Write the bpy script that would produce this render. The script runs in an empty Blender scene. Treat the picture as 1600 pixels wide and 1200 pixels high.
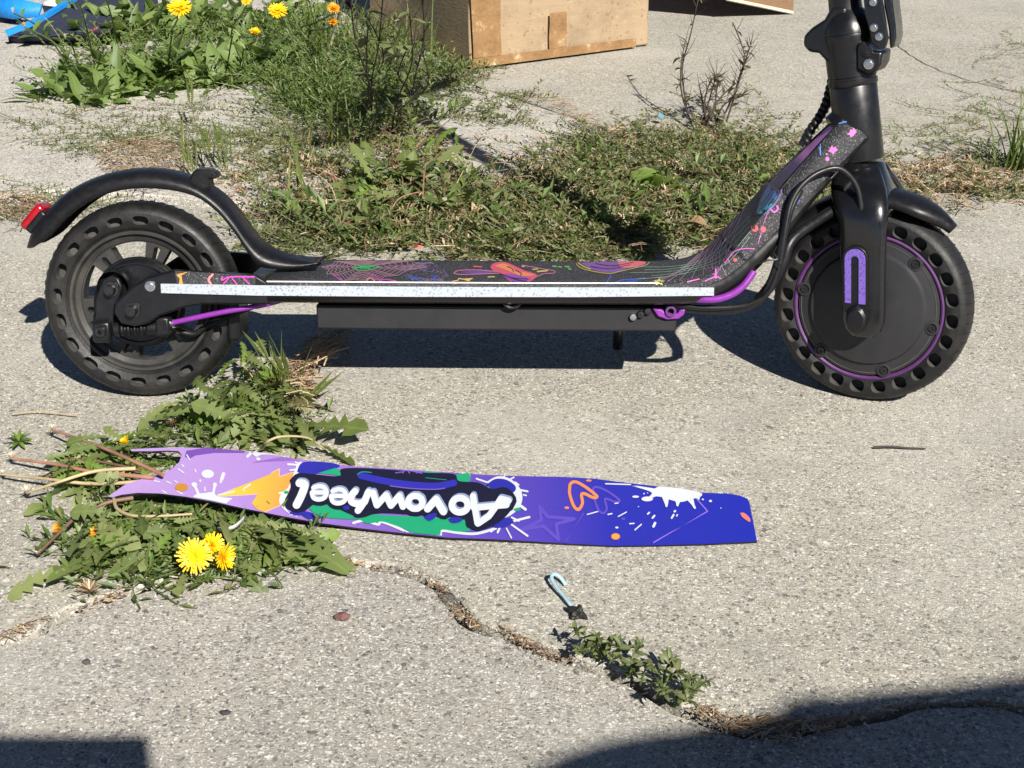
import bpy, bmesh, math, random
import numpy as np
from mathutils import Vector, Matrix, Euler
from mathutils.geometry import delaunay_2d_cdt
from mathutils.bvhtree import BVHTree
from mathutils import noise as mnoise
R = math.radians
rnd = random.Random(7)
sc = bpy.context.scene

# ------------------------------------------------------------------ camera, sky, sun, exposure
CAM_H, CAM_D, PITCH, FPX = .73, 1.53, R(25), 2300.0
cam_data = bpy.data.cameras.new('camera')
cam_data.sensor_width = 36.0
cam_data.lens = 36.0 * FPX / 1600.0
cam_data.clip_start = .02
cam_data.clip_end = 200
cam = bpy.data.objects.new('camera', cam_data)
sc.collection.objects.link(cam)
cam.location = (0, -CAM_D, CAM_H)
cam.rotation_euler = (R(90) - PITCH, 0, 0)
sc.camera = cam

SUN_DIR = Vector((-.50, 1.14, -1.0)).normalized()          # the way the light travels
SUN_EL = math.asin(-SUN_DIR.z)
SUN_AZ = math.atan2(-SUN_DIR.x, -SUN_DIR.y)
world = bpy.data.worlds.new("World")
sc.world = world
world.use_nodes = True
wn = world.node_tree
for n in list(wn.nodes): wn.nodes.remove(n)
sky = wn.nodes.new('ShaderNodeTexSky'); sky.sky_type = 'NISHITA'
sky.sun_disc = False; sky.air_density = .42; sky.dust_density = .2; sky.ozone_density = 1.5; sky.sun_elevation = SUN_EL; sky.sun_rotation = SUN_AZ
bg = wn.nodes.new('ShaderNodeBackground'); bg.inputs['Strength'].default_value = .05
wo = wn.nodes.new('ShaderNodeOutputWorld')
wn.links.new(sky.outputs[0], bg.inputs['Color']); wn.links.new(bg.outputs[0], wo.inputs['Surface'])
sun_data = bpy.data.lights.new('sun', 'SUN')
sun_data.energy = 5.0; sun_data.angle = R(.53); sun_data.color = (1.0, .945, .86)
sun = bpy.data.objects.new('sun', sun_data)
sc.collection.objects.link(sun)
sun.rotation_euler = SUN_DIR.to_track_quat('-Z', 'Y').to_euler()
sun.location = (2, -4, 4)
sc.view_settings.view_transform = 'Standard'
sc.view_settings.look = 'None'
sc.view_settings.gamma = 1.0
sc.view_settings.use_curve_mapping = False
sc.view_settings.exposure = 0.8

# ------------------------------------------------------------------ layout: where a point of the photograph lies in the place
CP = Vector((0, -CAM_D, CAM_H))
FW = Vector((0, math.cos(PITCH), -math.sin(PITCH)))
UPV = Vector((0, math.sin(PITCH), math.cos(PITCH)))
RT = Vector((1, 0, 0))
def ray(px, py): return FW + RT * ((px - 800) / FPX) + UPV * ((600 - py) / FPX)
def G(px, py, h=0.0):
    d = ray(px, py); t = (h - CP.z) / d.z
    return CP + d * t
LEAN, YAW = R(11), R(-1)
ORG = Vector((-.425, .01, 0))
M3 = Euler((-LEAN, 0, YAW)).to_matrix()
MROOT = Matrix.Translation(ORG) @ M3.to_4x4()
EPS, STEER = R(9), R(25)
S4 = Matrix.Translation((.809, 0, .272)) @ Matrix.Rotation(-STEER, 4, Vector((-math.sin(EPS), 0, math.cos(EPS)))) @ Matrix.Translation((-.809, 0, -.272))
def unp(px, py, yl, mat):
    inv = mat.inverted()
    c = inv @ CP; d = inv.to_3x3() @ ray(px, py)
    q = c + d * ((yl - c.y) / d.y)
    return (q.x, q.z)
def U(px, py, yl): return unp(px, py, yl, MROOT)
def US(px, py, yl): return unp(px, py, yl, MROOT @ S4)

# ------------------------------------------------------------------ object helpers
def tag(o, label=None, cat=None, group=None, kind=None):
    if label: o['label'] = label
    if cat: o['category'] = cat
    if group: o['group'] = group
    if kind: o['kind'] = kind
    return o
def empty(name, loc=(0, 0, 0), rot=(0, 0, 0)):
    o = bpy.data.objects.new(name, None); sc.collection.objects.link(o)
    o.location = loc; o.rotation_euler = rot; o.empty_display_size = .05
    return o
def mesh_of(name, v, f, mat, smooth=None, mid=None):
    me = bpy.data.meshes.new(name)
    me.from_pydata([tuple(p) for p in v], [], f)
    if mid is not None:
        at = me.attributes.new('mid', 'FLOAT', 'POINT'); at.data.foreach_set('value', mid)
    for m in (mat if isinstance(mat, (list, tuple)) else [mat]): me.materials.append(m)
    if smooth is not None:
        me.shade_smooth()
        if smooth < 179: me.set_sharp_from_angle(angle=R(smooth))
    me.update()
    return me
def link(name, me, parent=None, mw=None):
    o = bpy.data.objects.new(name, me); sc.collection.objects.link(o)
    if parent is not None: o.parent = parent
    if mw is not None: o.matrix_local = mw
    return o
def obj(name, vf, mat, parent=None, smooth=35, mw=None, bevel=0, solid=0, soff=0, seg=2):
    o = link(name, mesh_of(name, vf[0], vf[1], mat, smooth), parent, mw)
    if solid:
        m = o.modifiers.new('s', 'SOLIDIFY'); m.thickness = solid; m.offset = soff
    if bevel:
        m = o.modifiers.new('b', 'BEVEL'); m.width = bevel; m.segments = seg; m.limit_method = 'ANGLE'; m.angle_limit = R(40)
    return o
def join(*parts):
    V, F = [], []
    for v, f in parts:
        n = len(V); V += list(v); F += [tuple(i + n for i in q) for q in f]
    return V, F
def xf(vf, m): return [m @ Vector(p) for p in vf[0]], vf[1]
def box(cx, cy, cz, sx, sy, sz):
    v = [(cx + a * sx / 2, cy + b * sy / 2, cz + c * sz / 2) for a in (-1, 1) for b in (-1, 1) for c in (-1, 1)]
    return v, [(0, 1, 3, 2), (4, 6, 7, 5), (0, 4, 5, 1), (2, 3, 7, 6), (0, 2, 6, 4), (1, 5, 7, 3)]
def lathe(prof, n=48, c=(0, 0, 0)):
    """profile of (radius, y) turned round the y axis"""
    v, f = [], []
    for i in range(n):
        a = 2 * math.pi * i / n
        for r, y in prof: v.append((c[0] + r * math.sin(a), c[1] + y, c[2] + r * math.cos(a)))
    k = len(prof)
    for i in range(n):
        j = (i + 1) % n
        for q in range(k - 1): f.append((i * k + q, i * k + q + 1, j * k + q + 1, j * k + q))
    return v, f
def loft(rings, cap=True, closed=True):
    v, f = [], []
    k = len(rings[0])
    for r in rings: v += [tuple(p) for p in r]
    for i in range(len(rings) - 1):
        for q in range(k if closed else k - 1):
            w = (q + 1) % k
            f.append((i * k + q, i * k + w, (i + 1) * k + w, (i + 1) * k + q))
    if cap and closed:
        f.append(tuple(range(k - 1, -1, -1))); b = (len(rings) - 1) * k
        f.append(tuple(range(b, b + k)))
    return v, f
def smooth_path(pts, n=6):
    P = [Vector(p) for p in pts]
    if len(P) < 3: return P
    out = []
    for i in range(len(P) - 1):
        p0 = P[max(i - 1, 0)]; p1 = P[i]; p2 = P[i + 1]; p3 = P[min(i + 2, len(P) - 1)]
        for k in range(n):
            t = k / n
            out.append(.5 * ((2 * p1) + (p2 - p0) * t + (2 * p0 - 5 * p1 + 4 * p2 - p3) * t * t + (3 * p1 - p0 - 3 * p2 + p3) * t ** 3))
    out.append(P[-1])
    return out
def tube(path, rad, n=10, cap=True):
    P = [Vector(p) for p in path]
    rings = []; prev = None
    for i, p in enumerate(P):
        t = (P[min(i + 1, len(P) - 1)] - P[max(i - 1, 0)]).normalized()
        if prev is None:
            a = Vector((0, 0, 1)) if abs(t.z) < .9 else Vector((1, 0, 0))
        else: a = prev
        u = (a - t * a.dot(t)).normalized(); w = t.cross(u); prev = u
        r = rad(i / (len(P) - 1)) if callable(rad) else rad
        rings.append([p + (u * math.cos(2 * math.pi * k / n) + w * math.sin(2 * math.pi * k / n)) * r for k in range(n)])
    return loft(rings, cap)
def circ(cx, cy, rx, ry=None, n=20, a0=0):
    ry = rx if ry is None else ry
    return [(cx + rx * math.cos(a0 + 2 * math.pi * k / n), cy + ry * math.sin(a0 + 2 * math.pi * k / n)) for k in range(n)]
def stadium(x0, y0, x1, y1, r, n=8):
    a = math.atan2(y1 - y0, x1 - x0)
    return [(x1 + r * math.cos(a - math.pi / 2 + math.pi * k / n), y1 + r * math.sin(a - math.pi / 2 + math.pi * k / n)) for k in range(n + 1)] + \
           [(x0 + r * math.cos(a + math.pi / 2 + math.pi * k / n), y0 + r * math.sin(a + math.pi / 2 + math.pi * k / n)) for k in range(n + 1)]
def ccw(p):
    return p if sum(p[i - 1][0] * p[i][1] - p[i][0] * p[i - 1][1] for i in range(len(p))) > 0 else p[::-1]
def tri2d(outer, holes=(), extra=()):
    V, F = [], []
    for poly in list(outer) + list(holes):
        poly = ccw(poly)
        b = len(V); V += [Vector(p[:2]) for p in poly]; F.append(list(range(b, len(V))))
    V += [Vector(p) for p in extra]
    vs, es, fs, ov, oe, of = delaunay_2d_cdt(V, [], F, 1, 1e-6, True)
    no = len(outer)
    keep = [tuple(f) for f, o in zip(fs, of) if any(i < no for i in o) and not any(i >= no for i in o)]
    ix = {}; out = []
    for f in keep:
        for i in f:
            if i not in ix: ix[i] = len(out); out.append(tuple(vs[i]))
    return out, [tuple(ix[i] for i in f) for f in keep]
def plate(outer, holes, y0, y1, ymap=None):
    """flat part cut in the x-z plane with real openings, from y0 (near) to y1"""
    vs, fs = tri2d([outer], holes)
    n = len(vs)
    V = [(p[0], y0 if ymap is None else ymap(p, 0), p[1]) for p in vs] + [(p[0], y1 if ymap is None else ymap(p, 1), p[1]) for p in vs]
    F = []; ed = {}
    for f in fs:
        F.append(f); F.append(tuple(i + n for i in reversed(f)))
        for i in range(3):
            a, b = f[i], f[(i + 1) % 3]
            if (b, a) in ed: del ed[(b, a)]
            else: ed[(a, b)] = 1
    for a, b in ed: F.append((b, a, a + n, b + n))
    return V, F

# ------------------------------------------------------------------ materials
def lin(c, k=.72):
    return tuple(k * ((x / 255) / 12.92 if x / 255 <= .04045 else ((x / 255 + .055) / 1.055) ** 2.4) for x in c)
class NT:
    def __init__(s, name):
        s.m = bpy.data.materials.new(name); s.m.use_nodes = True
        s.t = s.m.node_tree; s.b = s.t.nodes['Principled BSDF']; s.out = s.t.nodes['Material Output']
    def n(s, k, **kw):
        x = s.t.nodes.new(k)
        for a, v in kw.items():
            if a in x.inputs: x.inputs[a].default_value = v
            else: setattr(x, a, v)
        return x
    def l(s, a, b): s.t.links.new(a, b)
    def co(s, which='Object'): return s.n('ShaderNodeTexCoord').outputs[which]
    def ramp(s, fac, stops, interp='LINEAR'):
        r = s.n('ShaderNodeValToRGB'); r.color_ramp.interpolation = interp
        e = r.color_ramp.elements
        while len(e) > 1: e.remove(e[-1])
        e[0].position = stops[0][0]; e[0].color = (*stops[0][1][:3], 1)
        for p, c in stops[1:]:
            q = e.new(p); q.color = (*c[:3], 1)
        s.l(fac, r.inputs[0]); return r.outputs[0]
    def mix(s, fac, a, b, mode='MIX'):
        x = s.n('ShaderNodeMix', data_type='RGBA', blend_type=mode)
        for sock, val in ((x.inputs[0], fac), (x.inputs[6], a), (x.inputs[7], b)):
            if hasattr(val, 'links'): s.l(val, sock)
            else: sock.default_value = val if not isinstance(val, tuple) else (*val[:3], 1)
        return x.outputs[2]
    def noise(s, co, scale, detail=4, rough=.55):
        x = s.n('ShaderNodeTexNoise', Scale=scale, Detail=detail, Roughness=rough); s.l(co, x.inputs['Vector']); return x.outputs[0]
    def vor(s, co, scale, out='Color', feature='F1'):
        x = s.n('ShaderNodeTexVoronoi', Scale=scale, feature=feature); s.l(co, x.inputs['Vector']); return x.outputs[out]
    def bump(s, h, strength=.4, dist=.001, normal=None):
        x = s.n('ShaderNodeBump', Strength=strength, Distance=dist); s.l(h, x.inputs['Height'])
        if normal is not None: s.l(normal, x.inputs['Normal'])
        s.l(x.outputs[0], s.b.inputs['Normal']); return x.outputs[0]
    def sep(s, c, ch=0):
        x = s.n('ShaderNodeSeparateColor'); s.l(c, x.inputs[0]); return x.outputs[ch]

def pbr(name, col, rough=.5, metal=0, var=.25, scale=60, bump=0, bscale=400, dust=0, spec=.5, coat=0):
    t = NT(name); co = t.co()
    nz = t.noise(co, scale, 5)
    a = tuple(c * (1 - var) for c in col); b = tuple(min(1, c * (1 + var)) for c in col)
    c = t.ramp(nz, [(.3, a), (.7, b)])
    if dust:
        d = t.noise(co, 23, 6, .7)
        f = t.ramp(d, [(.48, (0, 0, 0)), (.75, (dust,) * 3)])
        c = t.mix(f, c, (.30, .27, .22))
    t.l(c, t.b.inputs['Base Color'])
    rr = t.ramp(t.noise(co, scale * 1.7, 4), [(.3, (max(.02, rough - .1),) * 3), (.7, (min(1, rough + .1),) * 3)])
    t.l(rr, t.b.inputs['Roughness'])
    t.b.inputs['Metallic'].default_value = metal
    t.b.inputs['Specular IOR Level'].default_value = spec
    if coat: t.b.inputs['Coat Weight'].default_value = coat; t.b.inputs['Coat Roughness'].default_value = .15
    if bump: t.bump(t.noise(co, bscale, 3), bump, .0006)
    return t.m
def flat(name, rgb, rough=.55, rgb2=None, axis=None, lo=0, hi=1):
    """one printed ink; rgb2 gives a printed gradient along an object axis"""
    t = NT(name); co = t.co()
    c = lin(rgb)
    nz = t.noise(co, 900, 2)
    if rgb2:
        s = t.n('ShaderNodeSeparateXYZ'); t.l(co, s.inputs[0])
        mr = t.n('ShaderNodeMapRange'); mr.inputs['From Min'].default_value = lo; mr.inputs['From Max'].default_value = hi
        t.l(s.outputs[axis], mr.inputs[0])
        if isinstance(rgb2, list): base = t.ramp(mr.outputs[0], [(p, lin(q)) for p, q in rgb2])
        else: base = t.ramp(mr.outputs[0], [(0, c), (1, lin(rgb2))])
    else: base = c
    c2 = t.mix(t.ramp(nz, [(.35, (0, 0, 0)), (.65, (.25,) * 3)]), base, (.75, .72, .68), 'MULTIPLY')
    t.l(c2, t.b.inputs['Base Color']); t.b.inputs['Roughness'].default_value = rough
    t.bump(t.noise(co, 1500, 2), .25, .0004)
    return t.m

def concrete(name, tint=1.0, warm=1.0):
    t = NT(name); co = t.co()
    big = t.noise(co, 2.2, 5, .6); mid = t.noise(co, 14, 5, .65)
    base = t.ramp(big, [(.30, (.31 * tint, .288 * tint, .232 * tint)), (.52, (.375 * tint, .345 * tint, .278 * tint)), (.72, (.43 * tint, .395 * tint, .318 * tint * warm))])
    base = t.mix(t.ramp(mid, [(.35, (.28,) * 3), (.6, (0, 0, 0))]), base, (.22, .212, .19))
    # warp the cells so that the stones are not tidy polygons
    w = t.n('ShaderNodeTexNoise', Scale=90.0, Detail=3.0); t.l(co, w.inputs['Vector'])
    vm = t.n('ShaderNodeVectorMath', operation='MULTIPLY_ADD'); t.l(w.outputs['Color'], vm.inputs[0])
    vm.inputs[1].default_value = (.009,) * 3; t.l(co, vm.inputs[2]); wc = vm.outputs[0]
    def stones(scale, lo, stops, size):
        x = t.n('ShaderNodeTexVoronoi', Scale=scale); t.l(wc, x.inputs['Vector'])
        rndv = t.sep(x.outputs['Color'], 0); r2 = t.sep(x.outputs['Color'], 1)
        col = t.ramp(rndv, stops, 'CONSTANT')
        inside = t.ramp(x.outputs['Distance'], [(size, (1, 1, 1)), (size + .10, (0, 0, 0))])
        pick = t.ramp(r2, [(lo, (0, 0, 0)), (lo + .02, (1, 1, 1))])
        m = t.n('ShaderNodeMath', operation='MULTIPLY'); t.l(inside, m.inputs[0]); t.l(pick, m.inputs[1])
        return col, m.outputs[0]
    sand, sm = stones(470, .08, [(0, (.10, .095, .088)), (.13, (.22, .205, .178)), (.28, (.34, .32, .27)), (.52, (.45, .425, .365)), (.76, (.60, .57, .50)), (.92, (.76, .73, .67))], .48)
    peb, pm = stones(290, .60, [(0, (.06, .057, .055)), (.16, (.15, .145, .14)), (.32, (.27, .245, .205)), (.50, (.40, .365, .295)), (.68, (.52, .48, .40)), (.85, (.68, .64, .55)), (.95, (.82, .79, .72))], .46)
    big_, bm = stones(125, .88, [(0, (.055, .055, .057)), (.25, (.15, .15, .15)), (.45, (.27, .23, .19)), (.7, (.42, .385, .32)), (.90, (.66, .63, .55))], .34)
    c = base
    for col_, m_, k_ in ((sand, sm, .77), (peb, pm, .64), (big_, bm, .66)):
        f = t.n('ShaderNodeMath', operation='MULTIPLY'); f.inputs[1].default_value = k_; t.l(m_, f.inputs[0])
        c = t.mix(f.outputs[0], c, col_)
    if tint != 1: c = t.mix(1.0, c, (tint, tint, tint * warm), 'MULTIPLY')
    stain = t.noise(co, 5.3, 6, .7)
    c = t.mix(t.ramp(stain, [(.52, (0, 0, 0)), (.72, (.42,) * 3)]), c, (.23, .222, .20))
    c = t.mix(t.ramp(t.noise(co, 3.1, 4, .6), [(.50, (0, 0, 0)), (.62, (.30,) * 3)]), c, (.47, .45, .40))
    c = t.mix(t.ramp(t.noise(co, 11.0, 6, .75), [(.60, (0, 0, 0)), (.70, (.30,) * 3)]), c, (.30, .27, .22))
    c = t.mix(1.0, c, (.965, .985, 1.01), 'MULTIPLY')
    t.l(c, t.b.inputs['Base Color'])
    t.b.inputs['Roughness'].default_value = .88
    t.b.inputs['Specular IOR Level'].default_value = .3
    h = t.n('ShaderNodeMath', operation='ADD'); t.l(sm, h.inputs[0]); t.l(pm, h.inputs[1])
    n1 = t.bump(h.outputs[0], .5, .0009)
    n2 = t.bump(t.noise(co, 700, 3, .7), .5, .0009, n1)
    return t.m

def leafmat(name, cols, island=False, rib=(.22, .27, .10), rough=.5, trans=.3):
    t = NT(name)
    if island: rv = t.n('ShaderNodeNewGeometry').outputs['Random Per Island']
    else: rv = t.n('ShaderNodeObjectInfo').outputs['Random']
    n = len(cols)
    c = t.ramp(rv, [(i / max(1, n - 1), k) for i, k in enumerate(cols)])
    co = t.co()
    c = t.mix(t.ramp(t.noise(co, 70 if not island else 40, 3), [(.35, (0, 0, 0)), (.7, (.4,) * 3)]), c, (cols[0][0] * 1.6, cols[0][1] * 1.35, cols[0][2] * 1.2))
    if not island and rib:
        at = t.n('ShaderNodeAttribute', attribute_name='mid')
        c = t.mix(t.ramp(at.outputs['Fac'], [(.82, (0, 0, 0)), (.96, (.42,) * 3)]), c, rib)
    t.l(c, t.b.inputs['Base Color']); t.b.inputs['Roughness'].default_value = rough
    t.b.inputs['Specular IOR Level'].default_value = .45
    tr = t.n('ShaderNodeBsdfTranslucent')
    c2 = t.mix(1.0, c, (1.5, 1.6, .6), 'MULTIPLY'); t.l(c2, tr.inputs[0])
    ms = t.n('ShaderNodeMixShader'); ms.inputs[0].default_value = trans
    t.l(t.b.outputs[0], ms.inputs[1]); t.l(tr.outputs[0], ms.inputs[2]); t.l(ms.outputs[0], t.out.inputs['Surface'])
    return t.m

def griptape():
    t = NT('black_grip_tape'); co = t.co()
    v = t.n('ShaderNodeTexVoronoi', Scale=1300.0); t.l(co, v.inputs['Vector'])
    r0 = t.sep(v.outputs['Color'], 0)
    glint = t.ramp(r0, [(0, (.016, .016, .019)), (.72, (.034, .034, .039)), (.86, (.085, .085, .095)), (.955, (.20, .20, .22))], 'CONSTANT')
    t.l(glint, t.b.inputs['Base Color'])
    t.b.inputs['Roughness'].default_value = .62
    t.bump(v.outputs['Distance'], .5, .0008)
    return t.m

MAT = {}
MAT['concrete'] = concrete('exposed_aggregate_concrete')
MAT['concrete_pale'] = concrete('pale_worn_concrete', 1.13, 1.04)
MAT['concrete_cool'] = concrete('cool_grey_concrete', .97, 1.04)
MAT['black_satin'] = pbr('satin_black_paint', (.0055, .0055, .0065), .33, 0, .15, 40, 0, dust=.012, spec=.5)
MAT['black_gloss'] = pbr('gloss_black_paint', (.005, .005, .006), .24, 0, .15, 30, dust=.008, spec=.5, coat=.5)
MAT['black_plastic'] = pbr('black_plastic', (.0062, .0062, .0075), .40, 0, .2, 90, .25, 900, dust=.012, spec=.36)
MAT['battery'] = pbr('dusty_black_steel', (.010, .010, .0115), .6, 0, .2, 25, .15, 700, dust=.02, spec=.4)
MAT['rubber'] = pbr('tyre_rubber', (.0065, .0065, .007), .54, 0, .35, 35, .5, 350, dust=.055, spec=.42)
MAT['hole'] = pbr('rubber_hole_lit_tone', (.050, .048, .045), .85, 0, .3, 60)  # paler than the tyre: dust, and sunlit hole walls put into the colour
MAT['rim'] = pbr('dusty_cast_rim', (.024, .0235, .022), .55, .0, .3, 30, .3, 300, dust=.13, spec=.4)
MAT['motor'] = pbr('grey_motor_cover', (.020, .020, .0225), .5, .0, .2, 18, .12, 600, dust=.02, spec=.42)
MAT['steel'] = pbr('bright_steel', (.62, .61, .60), .28, 1, .15, 200)
MAT['dark_steel'] = pbr('black_oxide_steel', (.05, .05, .05), .35, .8, .3, 200)
MAT['purple'] = pbr('purple_sleeve', lin((160, 62, 188), .52), .38, 0, .1, 80)
MAT['purple_ring'] = pbr('purple_ring', lin((128, 70, 150), .36), .5, 0, .15, 80)
MAT['red_lens'] = pbr('red_lens', lin((190, 14, 30), .55), .2, 0, .2, 150, coat=.4)
MAT['grip'] = griptape()
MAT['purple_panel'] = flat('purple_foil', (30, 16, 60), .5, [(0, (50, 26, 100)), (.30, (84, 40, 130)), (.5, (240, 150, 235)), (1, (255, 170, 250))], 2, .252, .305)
MAT['rubber_cable'] = pbr('black_cable', (.008, .008, .009), .42, 0, .2, 200, dust=.012, spec=.4)
def reflective(name, rgb, dot, scale):
    t = NT(name); co = t.co()
    v = t.n('ShaderNodeTexVoronoi', Scale=scale); t.l(co, v.inputs['Vector'])
    c = t.ramp(v.outputs['Distance'], [(.22, lin(dot, .46)), (.40, lin(rgb, .50))])
    c = t.mix(t.ramp(t.noise(co, 45, 4), [(.45, (0, 0, 0)), (.62, (.7, .7, .7))]), c, lin(rgb, .50))
    t.l(c, t.b.inputs['Base Color']); t.b.inputs['Roughness'].default_value = .45
    return t.m
MAT['white_strip'] = reflective('white_reflective_strip', (222, 231, 240), (172, 186, 198), 300)
MAT['purple_strip'] = reflective('purple_reflective_strip', (150, 120, 232), (96, 74, 170), 330)
def soilmat():
    t = NT('dry_soil'); co = t.co()
    c = t.ramp(t.noise(co, 45, 8, .7), [(.3, (.018, .014, .010)), (.55, (.06, .047, .034)), (.75, (.13, .10, .075))])
    t.l(c, t.b.inputs['Base Color']); t.b.inputs['Roughness'].default_value = .95
    t.bump(t.noise(co, 160, 6, .7), .8, .006)
    return t.m
MAT['soil'] = soilmat()
def cardboard(name, col):
    t = NT(name); co = t.co()
    s = t.n('ShaderNodeMapping'); s.inputs['Scale'].default_value = (1, 1, 9); t.l(co, s.inputs[0])
    c = t.ramp(t.noise(s.outputs[0], 9, 6, .6), [(.3, tuple(x * .90 for x in col)), (.7, tuple(x * 1.05 for x in col))])
    c = t.mix(t.ramp(t.noise(co, 6, 7, .8), [(.47, (0, 0, 0)), (.66, (.6,) * 3)]), c, tuple(x * .55 for x in col))
    c = t.mix(t.ramp(t.noise(co, 17, 7, .8), [(.55, (0, 0, 0)), (.64, (.5,) * 3)]), c, tuple(min(1, x * 1.3) for x in col))
    c = t.mix(t.ramp(t.noise(co, 38, 4, .7), [(.66, (0, 0, 0)), (.69, (.7,) * 3)]), c, tuple(x * .30 for x in col))
    sp = t.vor(co, 190); c = t.mix(t.ramp(t.sep(sp, 0), [(.93, (0, 0, 0)), (.96, (.5,) * 3)], 'CONSTANT'), c, tuple(x * .45 for x in col))
    t.l(c, t.b.inputs['Base Color']); t.b.inputs['Roughness'].default_value = .8
    t.bump(t.noise(s.outputs[0], 30, 4), .25, .003)
    return t.m
MAT['cardboard'] = cardboard('worn_cardboard', (.34, .248, .152))
MAT['cardboard_dark'] = cardboard('brown_cardboard', (.20, .115, .06))
MAT['cardboard_edge'] = pbr('cut_cardboard_edge', (.55, .47, .36), .85, 0, .3, 120)
def tapemat():
    t = NT('brown_parcel_tape'); co = t.co()
    w = t.noise(co, 28, 6, .7)
    c = t.ramp(w, [(.3, (.19, .105, .045)), (.56, (.28, .165, .075)), (.64, (.42, .30, .17)), (.70, (.60, .52, .40)), (.74, (.30, .18, .08))])  # pale stops: wrinkle highlights painted into the tape colour
    t.l(c, t.b.inputs['Base Color']); t.b.inputs['Roughness'].default_value = .22
    t.bump(t.noise(co, 42, 5, .7), .7, .006); return t.m
MAT['tape'] = tapemat()
G1 = [(.085, .120, .034), (.125, .172, .052), (.17, .215, .075), (.24, .27, .11)]
MAT['leaf'] = leafmat('dandelion_leaf', G1)
MAT['leaf_light'] = leafmat('young_leaf', [(.09, .16, .026), (.14, .22, .038), (.18, .26, .05)])
MAT['leaf_broad'] = leafmat('broad_leaf', [(.070, .120, .030), (.108, .170, .044), (.15, .22, .06), (.20, .265, .085)])
MAT['leaf_dull'] = leafmat('knotweed_leaf', [(.075, .10, .038), (.12, .15, .06), (.17, .19, .09)])
MAT['leaf_brown'] = leafmat('withered_leaf', [(.05, .045, .028), (.08, .075, .035), (.10, .07, .045), (.07, .09, .035)])
MAT['mat_weed'] = leafmat('weed_mat_leaf', [(0.046, 0.066, 0.022), (0.079, 0.112, 0.033), (0.112, 0.146, 0.043), (0.158, 0.184, 0.057), (0.264, 0.216, 0.112), (0.158, 0.171, 0.069), (0.079, 0.121, 0.035), (0.211, 0.114, 0.081), (0.099, 0.146, 0.043), (0.251, 0.254, 0.125), (0.059, 0.089, 0.025), (0.132, 0.178, 0.056)], True)
MAT['fine_weed'] = leafmat('fine_weed_leaf', [(.045, .085, .020), (.08, .14, .030), (.12, .18, .042), (.16, .21, .06), (.09, .13, .035), (.24, .22, .11)], True)
MAT['grass'] = leafmat('grass_blade', [(.06, .10, .02), (.10, .15, .03), (.16, .19, .05), (.22, .21, .08)], True)
MAT['straw'] = leafmat('dry_straw', [(.14, .09, .05), (.26, .18, .10), (.42, .31, .18), (.56, .46, .30), (.20, .12, .07), (.07, .05, .035), (.38, .26, .15), (.50, .40, .27), (.24, .15, .11), (.17, .10, .075), (.30, .21, .16)], True, trans=.1)
MAT['stem_pink'] = pbr('pink_stem', (.30, .15, .10), .5, 0, .35, 30)
MAT['stem_tan'] = pbr('tan_stem', (.38, .30, .17), .5, 0, .3, 30)
MAT['stem_brown'] = pbr('brown_stem', (.13, .075, .045), .6, 0, .3, 30)
MAT['stem_green'] = pbr('green_stem', (.09, .13, .04), .5, 0, .3, 30)
MAT['stem_dark'] = pbr('dark_dry_stem', (.035, .022, .018), .7, 0, .4, 60)
MAT['petal'] = leafmat('yellow_petal', [(.70, .42, .004), (.80, .56, .008), (.86, .64, .01)], True, trans=.25)
MAT['petal_orange'] = leafmat('orange_petal', [(.60, .26, .01), (.72, .36, .012)], True, trans=.2)
MAT['bract'] = pbr('green_bract', (.08, .13, .03), .6, 0, .3, 80)
MAT['fluff'] = pbr('pale_bud_end', (.52, .46, .36), .9, 0, .25, 200)
MAT['navy'] = pbr('navy_fabric', (.020, .024, .052), .85, 0, .3, 60, .4, 1200)
MAT['blue'] = pbr('bright_blue_webbing', (.008, .20, .58), .6, 0, .15, 120, .3, 1500)
MAT['white_cloth'] = pbr('white_lining', (.75, .74, .70), .8, 0, .1, 60)

# ------------------------------------------------------------------ ground and slabs
g = 30
obj('ground', ([(-g, -g, -.022), (g, -g, -.022), (g, g, -.022), (-g, g, -.022)], [(0, 1, 2, 3)]), MAT['soil'])
tag(bpy.data.objects['ground'], kind='structure')
def jag(pts, step=.012, amp=.006, seed=0):
    out = []
    for i in range(len(pts) - 1):
        a, b = Vector(pts[i]), Vector(pts[i + 1]); n = max(1, int((b - a).length / step))
        d = (b - a).normalized(); nn = Vector((-d.y, d.x))
        for k in range(n):
            p = a.lerp(b, k / n)
            q = mnoise.noise(Vector((p.x * 22, p.y * 22, seed))) * amp + mnoise.noise(Vector((p.x * 85, p.y * 85, seed + 5))) * amp * .5
            out.append(p + nn * q)
    out.append(Vector(pts[-1])); return out
def offs(pts, d):
    out = []
    for i, p in enumerate(pts):
        t = (pts[min(i + 1, len(pts) - 1)] - pts[max(i - 1, 0)]).normalized()
        w = d(p) if callable(d) else d
        out.append(p + Vector((-t.y, t.x)) * w)
    return out
def gpts(px): return [G(x, y).xy for x, y in px]
crackA_px = [(0, 1003), (60, 985), (110, 955), (160, 935), (230, 915), (330, 897), (420, 884), (520, 873), (560, 880), (610, 888), (660, 903), (690, 925), (715, 955), (745, 975), (790, 985), (820, 1005), (860, 1022), (900, 1030), (950, 1045), (1010, 1075), (1060, 1105), (1110, 1128), (1160, 1143), (1230, 1140), (1300, 1128), (1360, 1115), (1430, 1102), (1500, 1095), (1560, 1100), (1600, 1112)]
A0 = gpts(crackA_px)
A = jag([Vector((-6, A0[0].y - .35)), Vector((-1.0, A0[0].y - .06))] + A0 + [Vector((.9, A0[-1].y - .05)), Vector((6, A0[-1].y - .4))], seed=1)
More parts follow.
